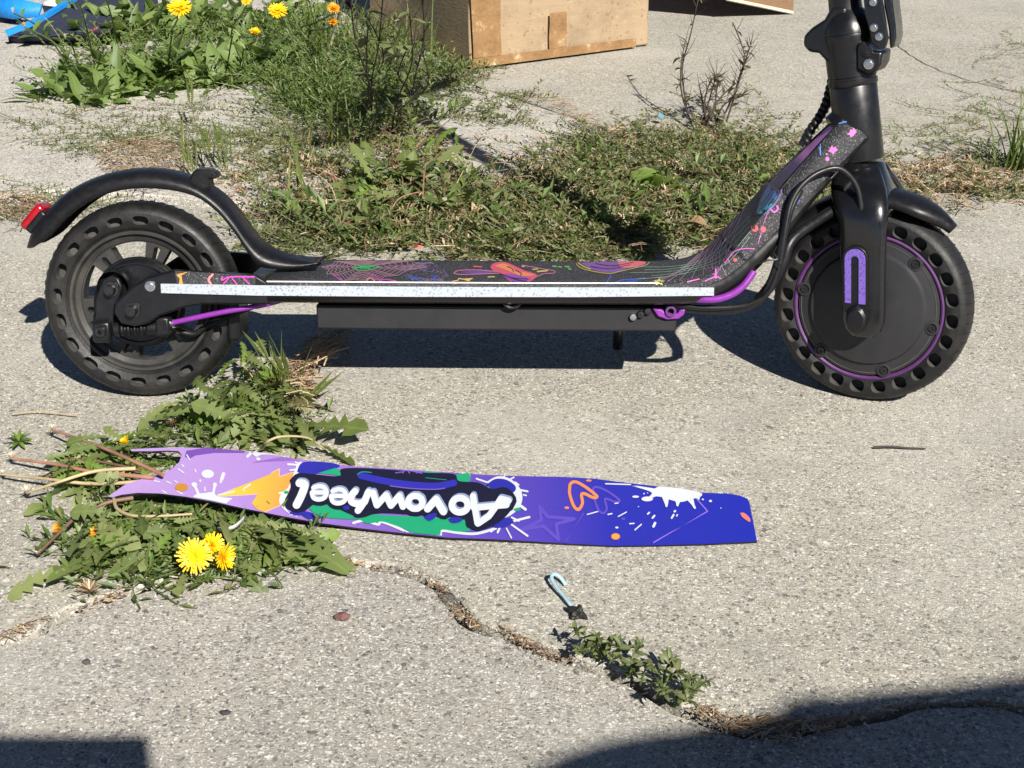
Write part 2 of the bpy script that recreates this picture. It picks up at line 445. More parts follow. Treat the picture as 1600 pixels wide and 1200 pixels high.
gapA = lambda s: (lambda p: s * (.0035 + .0045 * max(0, mnoise.noise(Vector((p.x * 9, p.y * 9, 3)))) + (.003 if .12 < p.x < .32 else 0) + (.002 if -.06 < p.x < .12 else 0)))
C_px = [(0, 318), (100, 305), (300, 318), (450, 330), (640, 330), (900, 330), (1200, 300), (1480, 268), (1600, 255)]
C0 = gpts(C_px)
Cc = jag([Vector((-6, C0[0].y - .1))] + C0 + [Vector((6, C0[-1].y + .3))], .03, .012, 9)
iB = min(range(len(A)), key=lambda i: (A[i] - G(440, 881).xy).length)
iC = min(range(len(Cc)), key=lambda i: (Cc[i] - G(650, 330).xy).length)
Bc = jag([A[iB]] + gpts([(452, 800), (462, 700), (470, 610), (490, 570), (530, 520), (575, 450), (615, 390)]) + [Cc[iC]], seed=4)
iC2 = min(range(len(Cc)), key=lambda i: (Cc[i] - G(1120, 308).xy).length)
C2 = jag([Cc[iC2]] + gpts([(1040, 240), (960, 210), (880, 178), (800, 152), (720, 128), (640, 95), (560, 30)]) + [Vector((-1.2, 6)), Vector((-2, 12))], .03, .012, 6)
def slab(name, poly, mat, parent, z=0.0, th=.03, tilt=None):
    P = [p for i, p in enumerate(poly) if (p - poly[i - 1]).length > 1e-4]
    area = sum(P[i - 1].x * P[i].y - P[i].x * P[i - 1].y for i in range(len(P)))
    if area < 0: P.reverse()
    n = len(P); ins = offs(P + [P[0]], .0022)[:n]
    V = [(p.x, p.y, z - th) for p in P] + [(p.x, p.y, z - .0022) for p in P] + [(p.x, p.y, z) for p in ins]
    F = []
    for i in range(n):
        j = (i + 1) % n
        F.append((i, j, n + j, n + i)); F.append((n + i, n + j, 2 * n + j, 2 * n + i))
    F.append(tuple(range(2 * n, 3 * n)))
    o = obj(name, (V, F), mat, parent, smooth=None)
    return o
pave = empty('pavement'); tag(pave, kind='structure')
front = offs(A, gapA(-1)); back_edge = offs(A, gapA(1))
slab('concrete_slab', front + [Vector((6, -8)), Vector((-6, -8))], MAT['concrete_cool'], pave, z=-.001)
gB = .0035
Bl, Br = offs(Bc, gB), offs(Bc, -gB)
gC = lambda s: (lambda p: s * (.016 + .012 * mnoise.noise(Vector((p.x * 5, p.y * 5, 1)))))
Cn, Cf = offs(Cc, gC(-1)), offs(Cc, gC(1))
slab('concrete_slab', back_edge[:iB] + Bl[1:-1] + Cn[:iC][::-1], MAT['concrete'], pave, z=.0)
slab('concrete_slab', back_edge[iB + 1:] + Cn[iC + 1:][::-1] + Br[1:-1][::-1], MAT['concrete'], pave, z=.0005)
C2l, C2r = offs(C2, lambda p: .010), offs(C2, lambda p: -.010)
slab('concrete_slab', Cf[:iC2 - 1] + C2l[2:] + [Vector((-6, 12))], MAT['concrete_pale'], pave, z=.004)
slab('concrete_slab', Cf[iC2 + 2:] + [Vector((6, 12))] + C2r[2:][::-1], MAT['concrete'], pave, z=.0)

cl_ = jag(gpts([(1385, 55), (1402, 72), (1435, 95), (1470, 112), (1520, 128), (1600, 148), (1680, 170)]), .008, .006, 12)
ca_, cb_ = offs(cl_, lambda p: .0011 + .0009 * mnoise.noise(Vector((p.x * 30, p.y * 30, 2)))), offs(cl_, lambda p: -.0011)
nk_ = len(cl_)
obj('hairline_crack', ([(p.x, p.y, .0012) for p in ca_] + [(p.x, p.y, .0012) for p in cb_], [(i, i + 1, nk_ + i + 1, nk_ + i) for i in range(nk_ - 1)]), MAT['soil'], pave, smooth=None)
# ------------------------------------------------------------------ the scooter
scoot = empty('electric_scooter', ORG, (-LEAN, 0, YAW))
tag(scoot, 'black electric kick scooter with neon patterned grip tape, leaning on its kickstand', 'scooter')
def part(name, vf, mat, **kw): return obj(name, vf, mat, scoot, **kw)
def spart(name, vf, mat, **kw): return obj(name, vf, mat, scoot, mw=S4.copy(), **kw)

# deck and neck: one lofted beam
ST = [(.135, .1443, .070, .0745, .004, .0235), (.30, .1443, .071, .0755, .004, .0235), (.45, .1443, .071, .0755, .004, .0235), (.56, .1446, .071, .0755, .004, .0235),
      (.60, .1462, .070, .0755, .006, .0245), (.628, .1505, .068, .0745, .009, .027), (.650, .1625, .065, .073, .012, .030),
      (.670, .184, .062, .070, .016, .032), (.695, .214, .055, .064, .020, .034), (.716, .242, .046, .056, .023, .034),
      (.738, .267, .036, .047, .026, .034), (.765, .297, .024, .036, .029, .034), (.787, .320, .017, .028, .030, .034)]
def resample(st, n):
    P = smooth_path([Vector(s[:3]) for s in st], n); Q = smooth_path([Vector(s[3:6]) for s in st], n)
    out = []
    for i, (p, q) in enumerate(zip(P, Q)):
        a = P[min(i + 1, len(P) - 1)]; b = P[max(i - 1, 0)]
        t = Vector((a.x - b.x, 0, a.y - b.y)).normalized()
        out.append((Vector((p.x, 0, p.y)), Vector((-t.z, 0, t.x)), p.z, q.x, q.y, q.z))
    return out
RS = resample(ST, 5)
rings = []
for c, n, wt, ws, d1, th in RS:
    half = [(wt, 0), (ws, -d1), (ws + .0015, -d1 - .35 * (th - d1)), (ws - .001, -d1 - .75 * (th - d1)), (ws - .008, -th)]
    sec = half + [(-y, h) for y, h in reversed(half)]
    rings.append([c + n * h + Vector((0, y, 0)) for y, h in sec])
part('deck', loft(rings), MAT['black_satin'], smooth=40)
# grip tape sheets: a top sheet and the two folded side strips, cut into lengths as on the real deck
def tape(i0, i1, lo=0, top=True, sides=(-1, 1), off=.0009, wtop=1.0):
    V, F = [], []
    def strip(cols):
        b = len(V); k = len(cols[0])
        for c in cols: V.extend(c)
        for i in range(len(cols) - 1):
            for q in range(k - 1):
                F.append((b + i * k + q, b + i * k + q + 1, b + (i + 1) * k + q + 1, b + (i + 1) * k + q))
    cols = []
    for c, n, wt, ws, d1, th in RS[i0:i1 + 1]:
        pts = []
        if -1 in sides: pts += [(-ws - off * .6, -d1 + off * .6), (-(wt + ws) / 2 - off * .5, -d1 / 2 + off)]
        if top: pts += [(-wt + 2 * wt * k / 6, off) for k in range(7)]
        if 1 in sides: pts += [((wt + ws) / 2 + off * .5, -d1 / 2 + off), (ws + off * .6, -d1 + off * .6)]
        if not top and sides == (-1,): pts.append((-wt, off))
        if not top and sides == (1,): pts.insert(0, (wt, off))
        cols.append([c + n * h + Vector((0, y, 0)) for y, h in pts])
    strip(cols)
    return V, F
NS = len(RS)
iT = [1, 36, 45, NS - 1]
tapes = []
for k, (a, b) in enumerate(((1, 34), (34, 45))):
    vf = tape(a, b, off=.0009 + .0006 * k)
    o = part('grip_tape', vf, MAT['grip'], smooth=60, solid=.0006, soff=-1); tapes.append(vf)
vf = tape(45, NS - 1, top=False, sides=(-1,), off=.0012); part('grip_tape', vf, MAT['grip'], smooth=60, solid=.0006, soff=-1); tapes.append(vf)
vf2 = tape(45, NS - 1, top=False, sides=(1,), off=.0012); part('grip_tape', vf2, MAT['grip'], smooth=60, solid=.0006, soff=-1)
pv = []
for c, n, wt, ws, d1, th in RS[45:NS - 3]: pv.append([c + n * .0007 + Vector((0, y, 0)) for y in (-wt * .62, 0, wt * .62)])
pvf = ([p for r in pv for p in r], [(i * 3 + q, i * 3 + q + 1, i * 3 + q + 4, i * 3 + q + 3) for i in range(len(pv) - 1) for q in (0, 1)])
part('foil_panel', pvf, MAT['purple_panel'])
# white line along the tape edge and white reflective strip on the side rail
tl = [(x, z) for x, z in ((.160, .1447), (.30, .1447), (.45, .1447), (.585, .1456))]
part('edge_line', tube([(x, -.0731, z + .0003) for x, z in tl], .0008, 6), MAT['white_cloth'])
def sidestrip(xs, zs0, zs1, y0):
    outer = [(x, z) for x, z in zip(xs, zs0)] + [(x, z) for x, z in reversed(list(zip(xs, zs1)))]
    return plate(outer, [], y0 - .0008, y0)
part('reflective_strip', sidestrip([.0455, .15, .32, .50, .6435], [.1325, .1304, .1301, .1310, .1335], [.1425, .1417, .1412, .1416, .1424], -.0772), MAT['white_strip'])
# rear arms
def poly_px(pts, y): return [U(x, yy, y) for x, yy in pts]
arm_px = [(184, 469), (205, 449), (231, 432), (253, 426), (272, 421), (340, 425), (402, 429), (420, 440), (420, 474), (320, 474), (291, 479), (253, 492), (235, 504), (213, 508), (192, 504), (181, 487)]
armp = poly_px(arm_px, -.068)
for y0, y1 in ((-.0755, -.063), (.063, .0755)):
    part('rear_arm', plate(armp, [], y0, y1), MAT['black_satin'], bevel=.0025, smooth=40)
part('reflective_strip', sidestrip([.0455, .09, .14], [.1325, .1318, .1306], [.1425, .1422, .1418], -.0757), MAT['white_strip'])
rt_px = [(273, 423), (340, 427), (401, 431), (398, 446), (335, 447), (277, 446)]
rtp = poly_px(rt_px, -.0762)
rear_tape = plate(rtp, [], -.0764, -.0757)
part('grip_tape', rear_tape, MAT['grip'])
# cross plate joining the arms in front of the rear wheel
part('deck_end', box(.142, 0, .131, .018, .125, .022), MAT['black_satin'], bevel=.003)
# battery case hung under the deck
bx0, bx1 = .2095, .607
part('battery_case', join(box((bx0 + bx1) / 2, 0, .102, bx1 - bx0, .104, .0275), box((bx0 + bx1) / 2, 0, .1185, bx1 - bx0 - .01, .088, .007)), MAT['battery'], bevel=.002)
for px, py in ((989, 495), (1001, 491), (1012, 486)):
    x, z = U(px, py, -.0535)
    part('bolt', lathe([(0, -.004), (.0035, -.0038), (.0042, -.002), (.0042, .002)], 12, (x, -.0535, z)), MAT['steel' if px < 995 else 'dark_steel'])
x0, z0 = U(800, 474, -.07)
part('cable_guide', lathe([(.0105, -.002), (.012, -.001), (.012, .003), (.009, .003), (.009, -.001), (.0105, -.002)], 24, (x0, -.062, z0 + .004)), MAT['dark_steel'])
# kickstand with its purple foot bracket
br = [U(px, py, -.056) for px, py in ((1020, 482), (1028, 494), (1042, 499), (1060, 498), (1069, 491), (1071, 482), (1062, 484), (1058, 490), (1040, 489), (1034, 483))]
part('kickstand_bracket', plate(br, [], -.058, -.050), MAT['purple'], bevel=.0012)
xk, zk = U(1048, 486, -.058)
part('bolt', lathe([(.0035, -.003), (.006, -.003), (.006, .002), (.0035, .002), (.0035, -.003)], 18, (xk, -.058, zk)), MAT['purple_ring'])
foot = MROOT.inverted() @ G(965, 549, .004)
ku = unp(967, 500, .04, MROOT)
ks = [Vector((ku[0] + .004, .030, ku[1] + .02)), Vector((ku[0], .04, ku[1])), foot + Vector((0, 0, .012)), foot + Vector((0, 0, .003))]
part('kickstand_leg', tube(ks, .0062, 10), MAT['black_satin'], smooth=60)

# wheels
RT_, RH = .1115, .0925
def yprof(r):
    P = [(.079, .0175), (.083, .0205), (.0925, .0245), (.101, .0235), (.1065, .0195), (.110, .012), (.1115, 0)]
    for (a, ya), (b, yb) in zip(P, P[1:]):
        if r <= b: return ya + (yb - ya) * max(0, (r - a)) / (b - a)
    return 0
def tyre(nh, tang, rad):
    ro, ri, n = .1005, .0842, 120
    holes = []
    for k in range(nh):
        a = 2 * math.pi * k / nh + .07
        hp = []
        for t_ in range(20):
            ca_, sa_ = math.cos(2 * math.pi * t_ / 20), math.sin(2 * math.pi * t_ / 20)
            hp.append((tang / 2 * math.copysign(abs(ca_) ** .78, ca_), rad / 2 * math.copysign(abs(sa_) ** .78, sa_)))
        ca, sa = math.cos(a), math.sin(a)
        holes.append([((x * ca + (RH + y) * sa), (-x * sa + (RH + y) * ca)) for x, y in hp])
    vs, fs = tri2d([circ(0, 0, ro, n=n)], holes + [circ(0, 0, ri, n=n)])
    parts = []; lining = []
    for s in (-1, 1):
        V = [(p[0], s * yprof(math.hypot(*p)), p[1]) for p in vs]
        parts.append((V, fs if s < 0 else [tuple(reversed(f)) for f in fs]))
        for h in holes:
            k = len(h)
            a = [(p[0], s * yprof(math.hypot(*p)), p[1]) for p in h]
            b = [(p[0] * .998, s * .010, p[1] * .998) for p in h]
            lining.append((a + b, [(i, (i + 1) % k, k + (i + 1) % k, k + i) for i in range(k)] + [tuple(range(k, 2 * k))]))
        parts.append(lathe([(ro, s * yprof(ro)), (.1035, s * .0225), (.1065, s * .0195), (.109, s * .0148), (.1103, s * .010), (.1112, s * .005), (.1115, 0)], n))
        parts.append(lathe([(ri, s * yprof(ri)), (.0825, s * .0195), (.0805, s * .018), (.079, s * .012)], n))
    return join(*parts), join(*lining)
def put(vf, c): return [Vector(p) + Vector(c) for p in vf[0]], vf[1]
WR = (.006, 0, .1115); WF = (.832, 0, .1115)
tb1, tb2 = tyre(20, .0182, .0104)
rw = part('rear_tyre', put(tb1, WR), MAT['rubber'], smooth=35)
o = obj('lit_hole_walls', put(tb2, WR), MAT['hole'], rw, smooth=35); o['kind'] = 'stuff'
# fine tread sipes cut as shallow ribs round the crown
def sipes(c, n=60):
    parts = []
    for k in range(n):
        a = 2 * math.pi * k / n
        for s in (-1, 1):
            P = []
            for t in range(5):
                u = t / 4
                aa = a + s * .03 * u
                y = s * (.002 + .017 * u)
                r = .1116 if u < .3 else .1116 - (.0024 * ((u - .3) / .7) ** 1.6 * 1.4)
                r = {0: .1116, 1: .1113, 2: .1107, 3: .1097, 4: .1078}[t]
                P.append(Vector((r * math.sin(aa), y, r * math.cos(aa))) + Vector(c))
            parts.append(tube(P, .00045, 4, False))
    return join(*parts)
o = part('tread_pattern', sipes(WR), MAT['rubber']); o['kind'] = 'stuff'
# rear rim with six slotted spokes
def window(a0, a1, r0, r1, n=7):
    return [(r0 * math.sin(a0 + (a1 - a0) * k / n), r0 * math.cos(a0 + (a1 - a0) * k / n)) for k in range(n + 1)] + \
           [(r1 * math.sin(a1 + (a0 - a1) * k / n), r1 * math.cos(a1 + (a0 - a1) * k / n)) for k in range(n + 1)]
holes = []
for k in range(6):
    a = R(19 + 60 * k)
    holes.append(window(a + R(12), a + R(48), .040, .0668))
    holes.append([(math.sin(a) * r + math.cos(a) * w, math.cos(a) * r - math.sin(a) * w) for r, w in ((.046, -.0022), (.062, -.0035), (.0645, 0), (.062, .0035), (.046, .0022))])
spk = plate(circ(0, 0, .0692, n=72), holes, -.0105, .0105)
rimring = join(lathe([(.0805, -.0185), (.0795, -.0205), (.0765, -.0200), (.0742, -.0150), (.0684, -.0125), (.0684, .0125), (.0742, .0150), (.0765, .020), (.0795, .0205), (.0805, .0185)], 96))
part('rear_rim', put(join(spk, rimring), WR), MAT['rim'], smooth=35, bevel=.0008, seg=1)
part('brake_drum', put(lathe([(.0505, -.012), (.0515, -.020), (.0500, -.0215), (.0490, -.0215), (.0485, -.0275), (.046, -.0300), (.0445, -.0300), (.044, -.027), (.030, -.027), (.026, -.031), (.0, -.031)], 72), WR), MAT['black_satin'], smooth=30)
def bolt(px, py, y, r=.006, mat='dark_steel', deep=.006, plane=U, P=part):
    x, z = plane(px, py, y)
    hexp = lathe([(0, -deep), (r * .62, -deep), (r * .66, -deep + .001), (r * .70, -.0022), (r, -.002), (r, .001)], 12, (x, y, z))
    P('bolt', hexp, MAT[mat], smooth=25)
bolt(208, 484, -.0755, .0085, 'dark_steel', .012)
bolt(235, 447, -.0755, .0058, 'steel', .004)
bolt(174, 452, -.055, .0085, 'dark_steel', .011)
# brake lever arm, bellows, adjuster and purple cable
arm2 = [U(x, y, -.052) for x, y in ((157, 448), (162, 436), (174, 430), (186, 435), (192, 448), (188, 462), (181, 476), (178, 492), (178, 512), (172, 530), (150, 530), (146, 515), (150, 495), (150, 470))]
part('brake_arm', plate(arm2, [], -.054, -.047), MAT['black_satin'], bevel=.0015)
part('cam_boss', lathe([(.0175, -.047), (.0175, -.036), (.012, -.03)], 24, (*U(174, 450, -.052)[:1], 0, U(174, 450, -.052)[1])), MAT['black_satin'])
clev = U(160, 518, -.06)
part('cable_clevis', join(box(clev[0], -.060, clev[1], .020, .012, .024)), MAT['black_satin'], bevel=.003)
part('bolt', lathe([(.0025, -.003), (.0055, -.003), (.0058, .002), (.0, .002)], 16, (clev[0], -.0665, clev[1] + .001)), MAT['dark_steel'])
e0 = U(180, 515, -.06); e1 = U(246, 512, -.06)
NB = 61
part('cable_bellows', tube([(e0[0] + (e1[0] - e0[0]) * i / (NB - 1), -.06, e0[1] + (e1[1] - e0[1]) * i / (NB - 1)) for i in range(NB)],
     lambda t: .0068 + (.0017 * math.sin(t * 2 * math.pi * 6.5) if .12 < t < .8 else .0012), 16), MAT['black_plastic'], smooth=70)
ad = U(256, 509, -.06)
part('cable_adjuster', box(ad[0], -.06, ad[1], .016, .016, .022), MAT['black_plastic'], bevel=.003)
f0 = U(263, 506, -.06); f1 = U(271, 504, -.06); f2 = U(340, 490, -.062); f3 = U(415, 476, -.060)
part('cable_ferrule', tube([(f0[0], -.06, f0[1]), (f1[0], -.06, f1[1])], .0042, 12), MAT['steel'])
part('brake_cable', tube(smooth_path([(f1[0], -.06, f1[1]), (f2[0], -.062, f2[1] + .0005), (f3[0], -.058, f3[1]), (f3[0] + .03, -.05, f3[1] + .008)], 6), .0030, 12), MAT['purple'], smooth=70)
part('brake_line', tube(smooth_path([(*U(245, 500, -.03)[:1], -.03, U(245, 500, -.03)[1]), (*U(300, 528, -.03)[:1], -.03, U(300, 522, -.03)[1]), (*U(330, 505, -.03)[:1], -.03, U(330, 505, -.03)[1]), (.16, -.03, .118)], 6), .003, 8), MAT['rubber_cable'])
part('mud_guard_stay', box(.112, 0, .098, .014, .058, .060), MAT['black_plastic'], bevel=.004)
# rear mudguard
top_px = [(48, 385), (60, 352), (84, 322), (112, 298), (150, 279), (195, 267), (250, 265), (300, 277), (340, 300), (370, 330), (392, 360), (418, 386), (455, 401), (500, 408)]
bot_px = [(48, 387), (72, 374), (98, 347), (124, 325), (156, 307), (198, 296), (248, 295), (303, 306), (340, 332), (368, 366), (388, 396), (408, 417), (452, 421), (500, 413)]
tp = smooth_path([Vector((*U(x, y, 0), 0)) for x, y in top_px], 4); bp = smooth_path([Vector((*U(x, y, -.030), 0)) for x, y in bot_px], 4)
rings = []
for i, (a, b) in enumerate(zip(tp, bp)):
    u = i / (len(tp) - 1)
    hw = .030 * (1 - .30 * max(0, (u - .85) / .15)) * (1 - .35 * max(0, (.06 - u) / .06))
    row = []
    for k in range(17):
        th = -math.pi / 2 + math.pi * k / 16
        w = max(0, math.cos(th)) ** .55
        row.append((b.x + (a.x - b.x) * w, hw * math.sin(th), b.y + (a.y - b.y) * w))
    rings.append(row)
mg = part('rear_mudguard', loft(rings, False, False), MAT['black_plastic'], smooth=70, solid=.003, soff=0)
hx = [U(x, y, 0) for x, y in ((296, 284), (304, 268), (311, 263), (330, 264), (341, 269), (343, 276), (336, 279), (330, 277), (332, 294))]
obj('fender_hook', plate(hx, [], -.012, .012), MAT['black_plastic'], mg, bevel=.002)
tc = U(61, 338, 0); ta = U(46, 356, 0); tb = U(77, 319, 0)
ang = math.atan2(tb[1] - ta[1], tb[0] - ta[0])
mt = Matrix.Translation((tc[0] - .003, 0, tc[1] + .001)) @ Matrix.Rotation(-ang, 4, 'Y')
tlt = obj('tail_light', join(box(0, 0, 0, .034, .034, .011)), MAT['red_lens'], mg, mw=mt, bevel=.004, seg=3)
obj('light_housing', box(0, 0, -.0075, .030, .040, .010), MAT['black_plastic'], mg, mw=mt, bevel=.003)
# ---- steered front end
tb1, tb2 = tyre(24, .0162, .0138)
fw_ = spart('front_tyre', put(tb1, WF), MAT['rubber'], smooth=35)
o = obj('lit_hole_walls', put(tb2, WF), MAT['hole'], fw_, smooth=35); o['kind'] = 'stuff'
o = spart('tread_pattern', sipes(WF), MAT['rubber']); o['kind'] = 'stuff'
spart('motor_hub', put(lathe([(.0800, -.0185), (.0780, -.0225), (.0655, -.0250), (.0630, -.0285), (.0600, -.0292), (.022, -.0300), (.0, -.0300)], 96), WF), MAT['motor'], smooth=25)
spart('motor_back', put(lathe([(.0800, .0185), (.076, .0245), (.02, .03), (0, .03)], 64), WF), MAT['motor'], smooth=25)
spart('rim_ring', put(lathe([(.0830, -.0200), (.0838, -.0225), (.0818, -.0232), (.0800, -.0222), (.0798, -.0195)], 96), WF), MAT['purple_ring'], smooth=40)
seam = join(*[put(lathe([(.0758, -.0236), (.0752, -.02375), (.0746, -.0236)], 96), WF)])
spart('cover_seam', seam, MAT['hole'])
for k in range(6):
    a = R(44 + 60 * k + 4)
    cx, cz = WF[0] + .0735 * math.cos(a), WF[2] + .0735 * math.sin(a)
    spart('screw_boss', lathe([(.0082, -.0215), (.0078, -.0252), (.0055, -.0256), (.0050, -.0240), (0, -.0240)], 18, (cx, 0, cz)), MAT['motor'])
    spart('screw', lathe([(.0040, -.0238), (.0038, -.0262), (.0018, -.0262), (.0016, -.0250), (0, -.0250)], 10, (cx, 0, cz)), MAT['dark_steel'])
# fork: crown and two tapered legs
def rrect(cx, cy, hx_, hy_, z, p=3.0, n=24, dx=0):
    out = []
    for k in range(n):
        a = 2 * math.pi * k / n; c, s = math.cos(a), math.sin(a)
        out.append((cx + dx * 0 + hx_ * math.copysign(abs(c) ** (2 / p), c), cy + hy_ * math.copysign(abs(s) ** (2 / p), s), z))
    return out
axx = lambda z: .809 - (z - .272) * math.tan(EPS)
crown = [rrect(axx(.2720), 0, .0255, .0255, .2720, 2), rrect(axx(.264), 0, .0272, .030, .264, 2.1), rrect(.8135, 0, .0290, .040, .252, 2.4), rrect(.8165, 0, .0315, .052, .240, 2.8), rrect(.8205, 0, .0310, .0585, .228, 3.2), rrect(.8235, 0, .029, .0605, .218, 3.5), rrect(.8245, 0, .026, .0600, .2135, 3.5)]
spart('fork_crown', loft(crown), MAT['black_gloss'], smooth=60)
for s in (-1, 1):
    leg = []
    for z, x0_, x1_, hy_, yc_ in ((.268, .786, .834, .010, .0165), (.258, .7845, .8395, .013, .0225), (.248, .7855, .8455, .0145, .0315), (.238, .789, .850, .0145, .0405), (.228, .794, .8525, .0135, .0470), (.216, .799, .8533, .0120, .0500)):
        leg.append(rrect((x0_ + x1_) / 2, s * yc_, (x1_ - x0_) / 2, hy_, z, 2.6))
    for z, x0_, x1_, hy_ in ((.205, .8025, .8535, .0108), (.188, .8035, .854, .0100), (.165, .806, .855, .0098), (.138, .809, .8565, .0096), (.118, .8105, .8575, .0094), (.104, .8120, .8575, .0092), (.094, .8155, .8545, .0088), (.088, .8215, .848, .008), (.0865, .828, .842, .006)):
        leg.append(rrect((x0_ + x1_) / 2, s * .0515, (x1_ - x0_) / 2, hy_, z, 3.2))
    spart('fork_leg', loft(leg[::-1]), MAT['black_gloss'], smooth=75)
    # raised cover with the purple reflector
    yo = s * .0615; d = s * .0045
    cov = stadium(.8265, .125, .8235, .176, .0138, 10)
    spart('leg_cover', plate(cov, [], yo + d * .8, yo - d), MAT['black_plastic'], bevel=.002)
    yr = yo + d * .8 + s * .0012
    spart('reflector', plate(stadium(.8270, .127, .8240, .1755, .0112, 12), [stadium(.8270, .120, .8240, .1745, .0042, 10), [(.80, .10), (.86, .10), (.86, .1262), (.80, .1262)]], yr, yr - s * .002), MAT['purple_strip'], bevel=.0004, seg=1)
    cap = [(0, .0125), (.0085, .0122), (.0112, .010), (.0122, .006), (.0122, -.004)]
    spart('axle_cap', xf(lathe([(r, s * y) for r, y in cap], 10), Matrix.Translation((.8300, yo, .1095)) @ Matrix.Scale(1.35, 4, Vector((0, 0, 1)))), MAT['black_plastic'], smooth=30)
# front mudguard
def guard(angs, tipw):
    rows = []
    for i, a in enumerate(angs):
        hw = tipw(i / (len(angs) - 1)); row = []
        for k in range(13):
            th = -math.pi / 2 + math.pi * k / 12; w = max(0, math.cos(th)) ** .6
            r = .1165 + (.1305 - .1165) * w * (hw / .03) ** .35 + (1 - (hw / .03) ** .35) * .006
            row.append((WF[0] + r * math.sin(a), hw * math.sin(th), WF[2] + r * math.cos(a)))
        rows.append(row)
    return loft(rows, False, False)
spart('front_mudguard', guard([R(-68 + 110 * k / 30) for k in range(31)], lambda u: .030 * min(1, max(.12, (1 - u) / .18) ** .6) * min(1, max(.3, u / .12) ** .5)), MAT['black_plastic'], smooth=70, solid=.0028)
# head tube, collar, folding joint, latch, stem, handlebar
def ax(z): return Vector((axx(z), 0, z))
def tubez(zr, n=36, fn=part, name='head_tube', mat='black_satin', ex=None):
    rows = []
    ad_ = Vector((-math.sin(EPS), 0, math.cos(EPS))); u = Vector((math.cos(EPS), 0, math.sin(EPS))); w = Vector((0, 1, 0))
    for z, r in zr: rows.append([ax(z) + (u * math.cos(2 * math.pi * k / n) + w * math.sin(2 * math.pi * k / n)) * r for k in range(n)])
    return fn(name, loft(rows), MAT[mat], smooth=40)
tubez([(.2728, .0252), (.2745, .0258), (.352, .0256), (.3535, .0250)])
part('neck_joint', tube(smooth_path([(.779, 0, .303), (.790, 0, .310), (.806, 0, .317)], 3), lambda t: .019 + .004 * t, 20), MAT['black_gloss'], smooth=60)
tubez([(.3535, .0262), (.3552, .0268), (.3595, .0268), (.3600, .0255), (.3625, .0255), (.3632, .0268)], fn=spart, name='headset_ring')
tubez([(.3632, .0262), (.380, .0266), (.396, .0272), (.405, .0285), (.408, .0280)], fn=spart, name='folding_joint')
tubez([(.4085, .0285), (.414, .0280), (.424, .0245), (.430, .0205), (.433, .0185)], fn=spart, name='stem_collar')
hook = [US(x, y, 0) for x, y in ((1306, 10), (1296, 28), (1276, 41), (1263, 54), (1262, 68), (1271, 79), (1286, 81), (1298, 94), (1330, 94), (1330, 10))]
spart('safety_hook', plate(hook, [], -.020, .020), MAT['black_satin'], bevel=.005, seg=3)
lug = [US(x, y, -.02) for x, y in ((1350, 62), (1366, 78), (1381, 80), (1378, 100), (1371, 112), (1355, 116), (1340, 110), (1340, 70))]
spart('joint_lug', plate(lug, [], -.026, .02), MAT['black_satin'], bevel=.003)
lat = [US(x, y, -.026) for x, y in ((1348, -30), (1352, 20), (1360, 48), (1362, 66), (1372, 76), (1384, 76), (1388, 60), (1384, 30), (1379, 0), (1377, -30))]
spart('latch_plate', plate(lat, [], -.030, -.022), MAT['black_gloss'], bevel=.0015)
lev = [US(x, y, -.02) for x, y in ((1380, -30), (1383, 10), (1390, 45), (1392, 76), (1398, 73), (1402, 58), (1401, 40), (1396, 0), (1394, -30))]
spart('latch_lever', plate(lev, [], -.026, .012), MAT['black_gloss'], bevel=.003)
for px, py, m in ((1365, 3, 'steel'), (1366, 43, 'steel'), (1374, 57, 'steel')): bolt(px, py, -.0305, .0042, m, .003, US, spart)
for px, py, m in ((1356, 80, 'dark_steel'), (1358, 100, 'steel')): bolt(px, py, -.0265, .0056, m, .003, US, spart)
tubez([(.430, .0180), (.44, .0176), (1.03, .0174)], fn=spart, name='stem')
hb = ax(1.03)
spart('handlebar', tube([(hb.x, -.215, hb.z), (hb.x, .215, hb.z)], .0125, 16), MAT['black_satin'])
for s in (-1, 1): spart('hand_grip', tube([(hb.x, s * .11, hb.z), (hb.x, s * .225, hb.z)], .0165, 16), MAT['rubber'])
for s in (-1, 1): spart('brake_lever', tube(smooth_path([(hb.x + .012, s * .08, hb.z), (hb.x + .045, s * .12, hb.z - .012), (hb.x + .05, s * .19, hb.z - .015)], 4), .005, 8), MAT['dark_steel'])
spart('dash_display', box(hb.x, 0, hb.z + .012, .075, .06, .026), MAT['black_plastic'], bevel=.006)
# cables: braid behind the neck, loops round the fork, sleeves under the neck
def UL(pts): return [(U(x, y, yl)[0], yl, U(x, y, yl)[1]) for x, y, yl in pts]
br1 = smooth_path(UL([(1302, 120, .02), (1297, 142, .022), (1290, 165, .026), (1280, 184, .028), (1266, 204, .028), (1256, 224, .016)]), 14)
bA, bB = [], []
for i, p in enumerate(br1):
    q = Vector((math.cos(i * .55), math.sin(i * .55), 0)) * .0030
    bA.append(p + Vector((q.x, q.y, 0))); bB.append(p - Vector((q.x, q.y, 0)))
part('braided_cable', join(tube(bA, .0033, 8), tube(bB, .0033, 8)), MAT['rubber_cable'], smooth=70)
loop = UL([(1347, 380, -.046), (1347, 356, -.052), (1346, 330, -.056), (1338, 290, -.055), (1313, 264, -.056), (1283, 268, -.058), (1256, 286, -.062), (1238, 312, -.066), (1229, 345, -.07), (1222, 390, -.072), (1213, 430, -.072), (1196, 462, -.07), (1160, 478, -.066), (1100, 481, -.062), (1050, 476, -.055)])
part('control_cable', tube(smooth_path(loop, 7), .0031, 10), MAT['rubber_cable'], smooth=70)
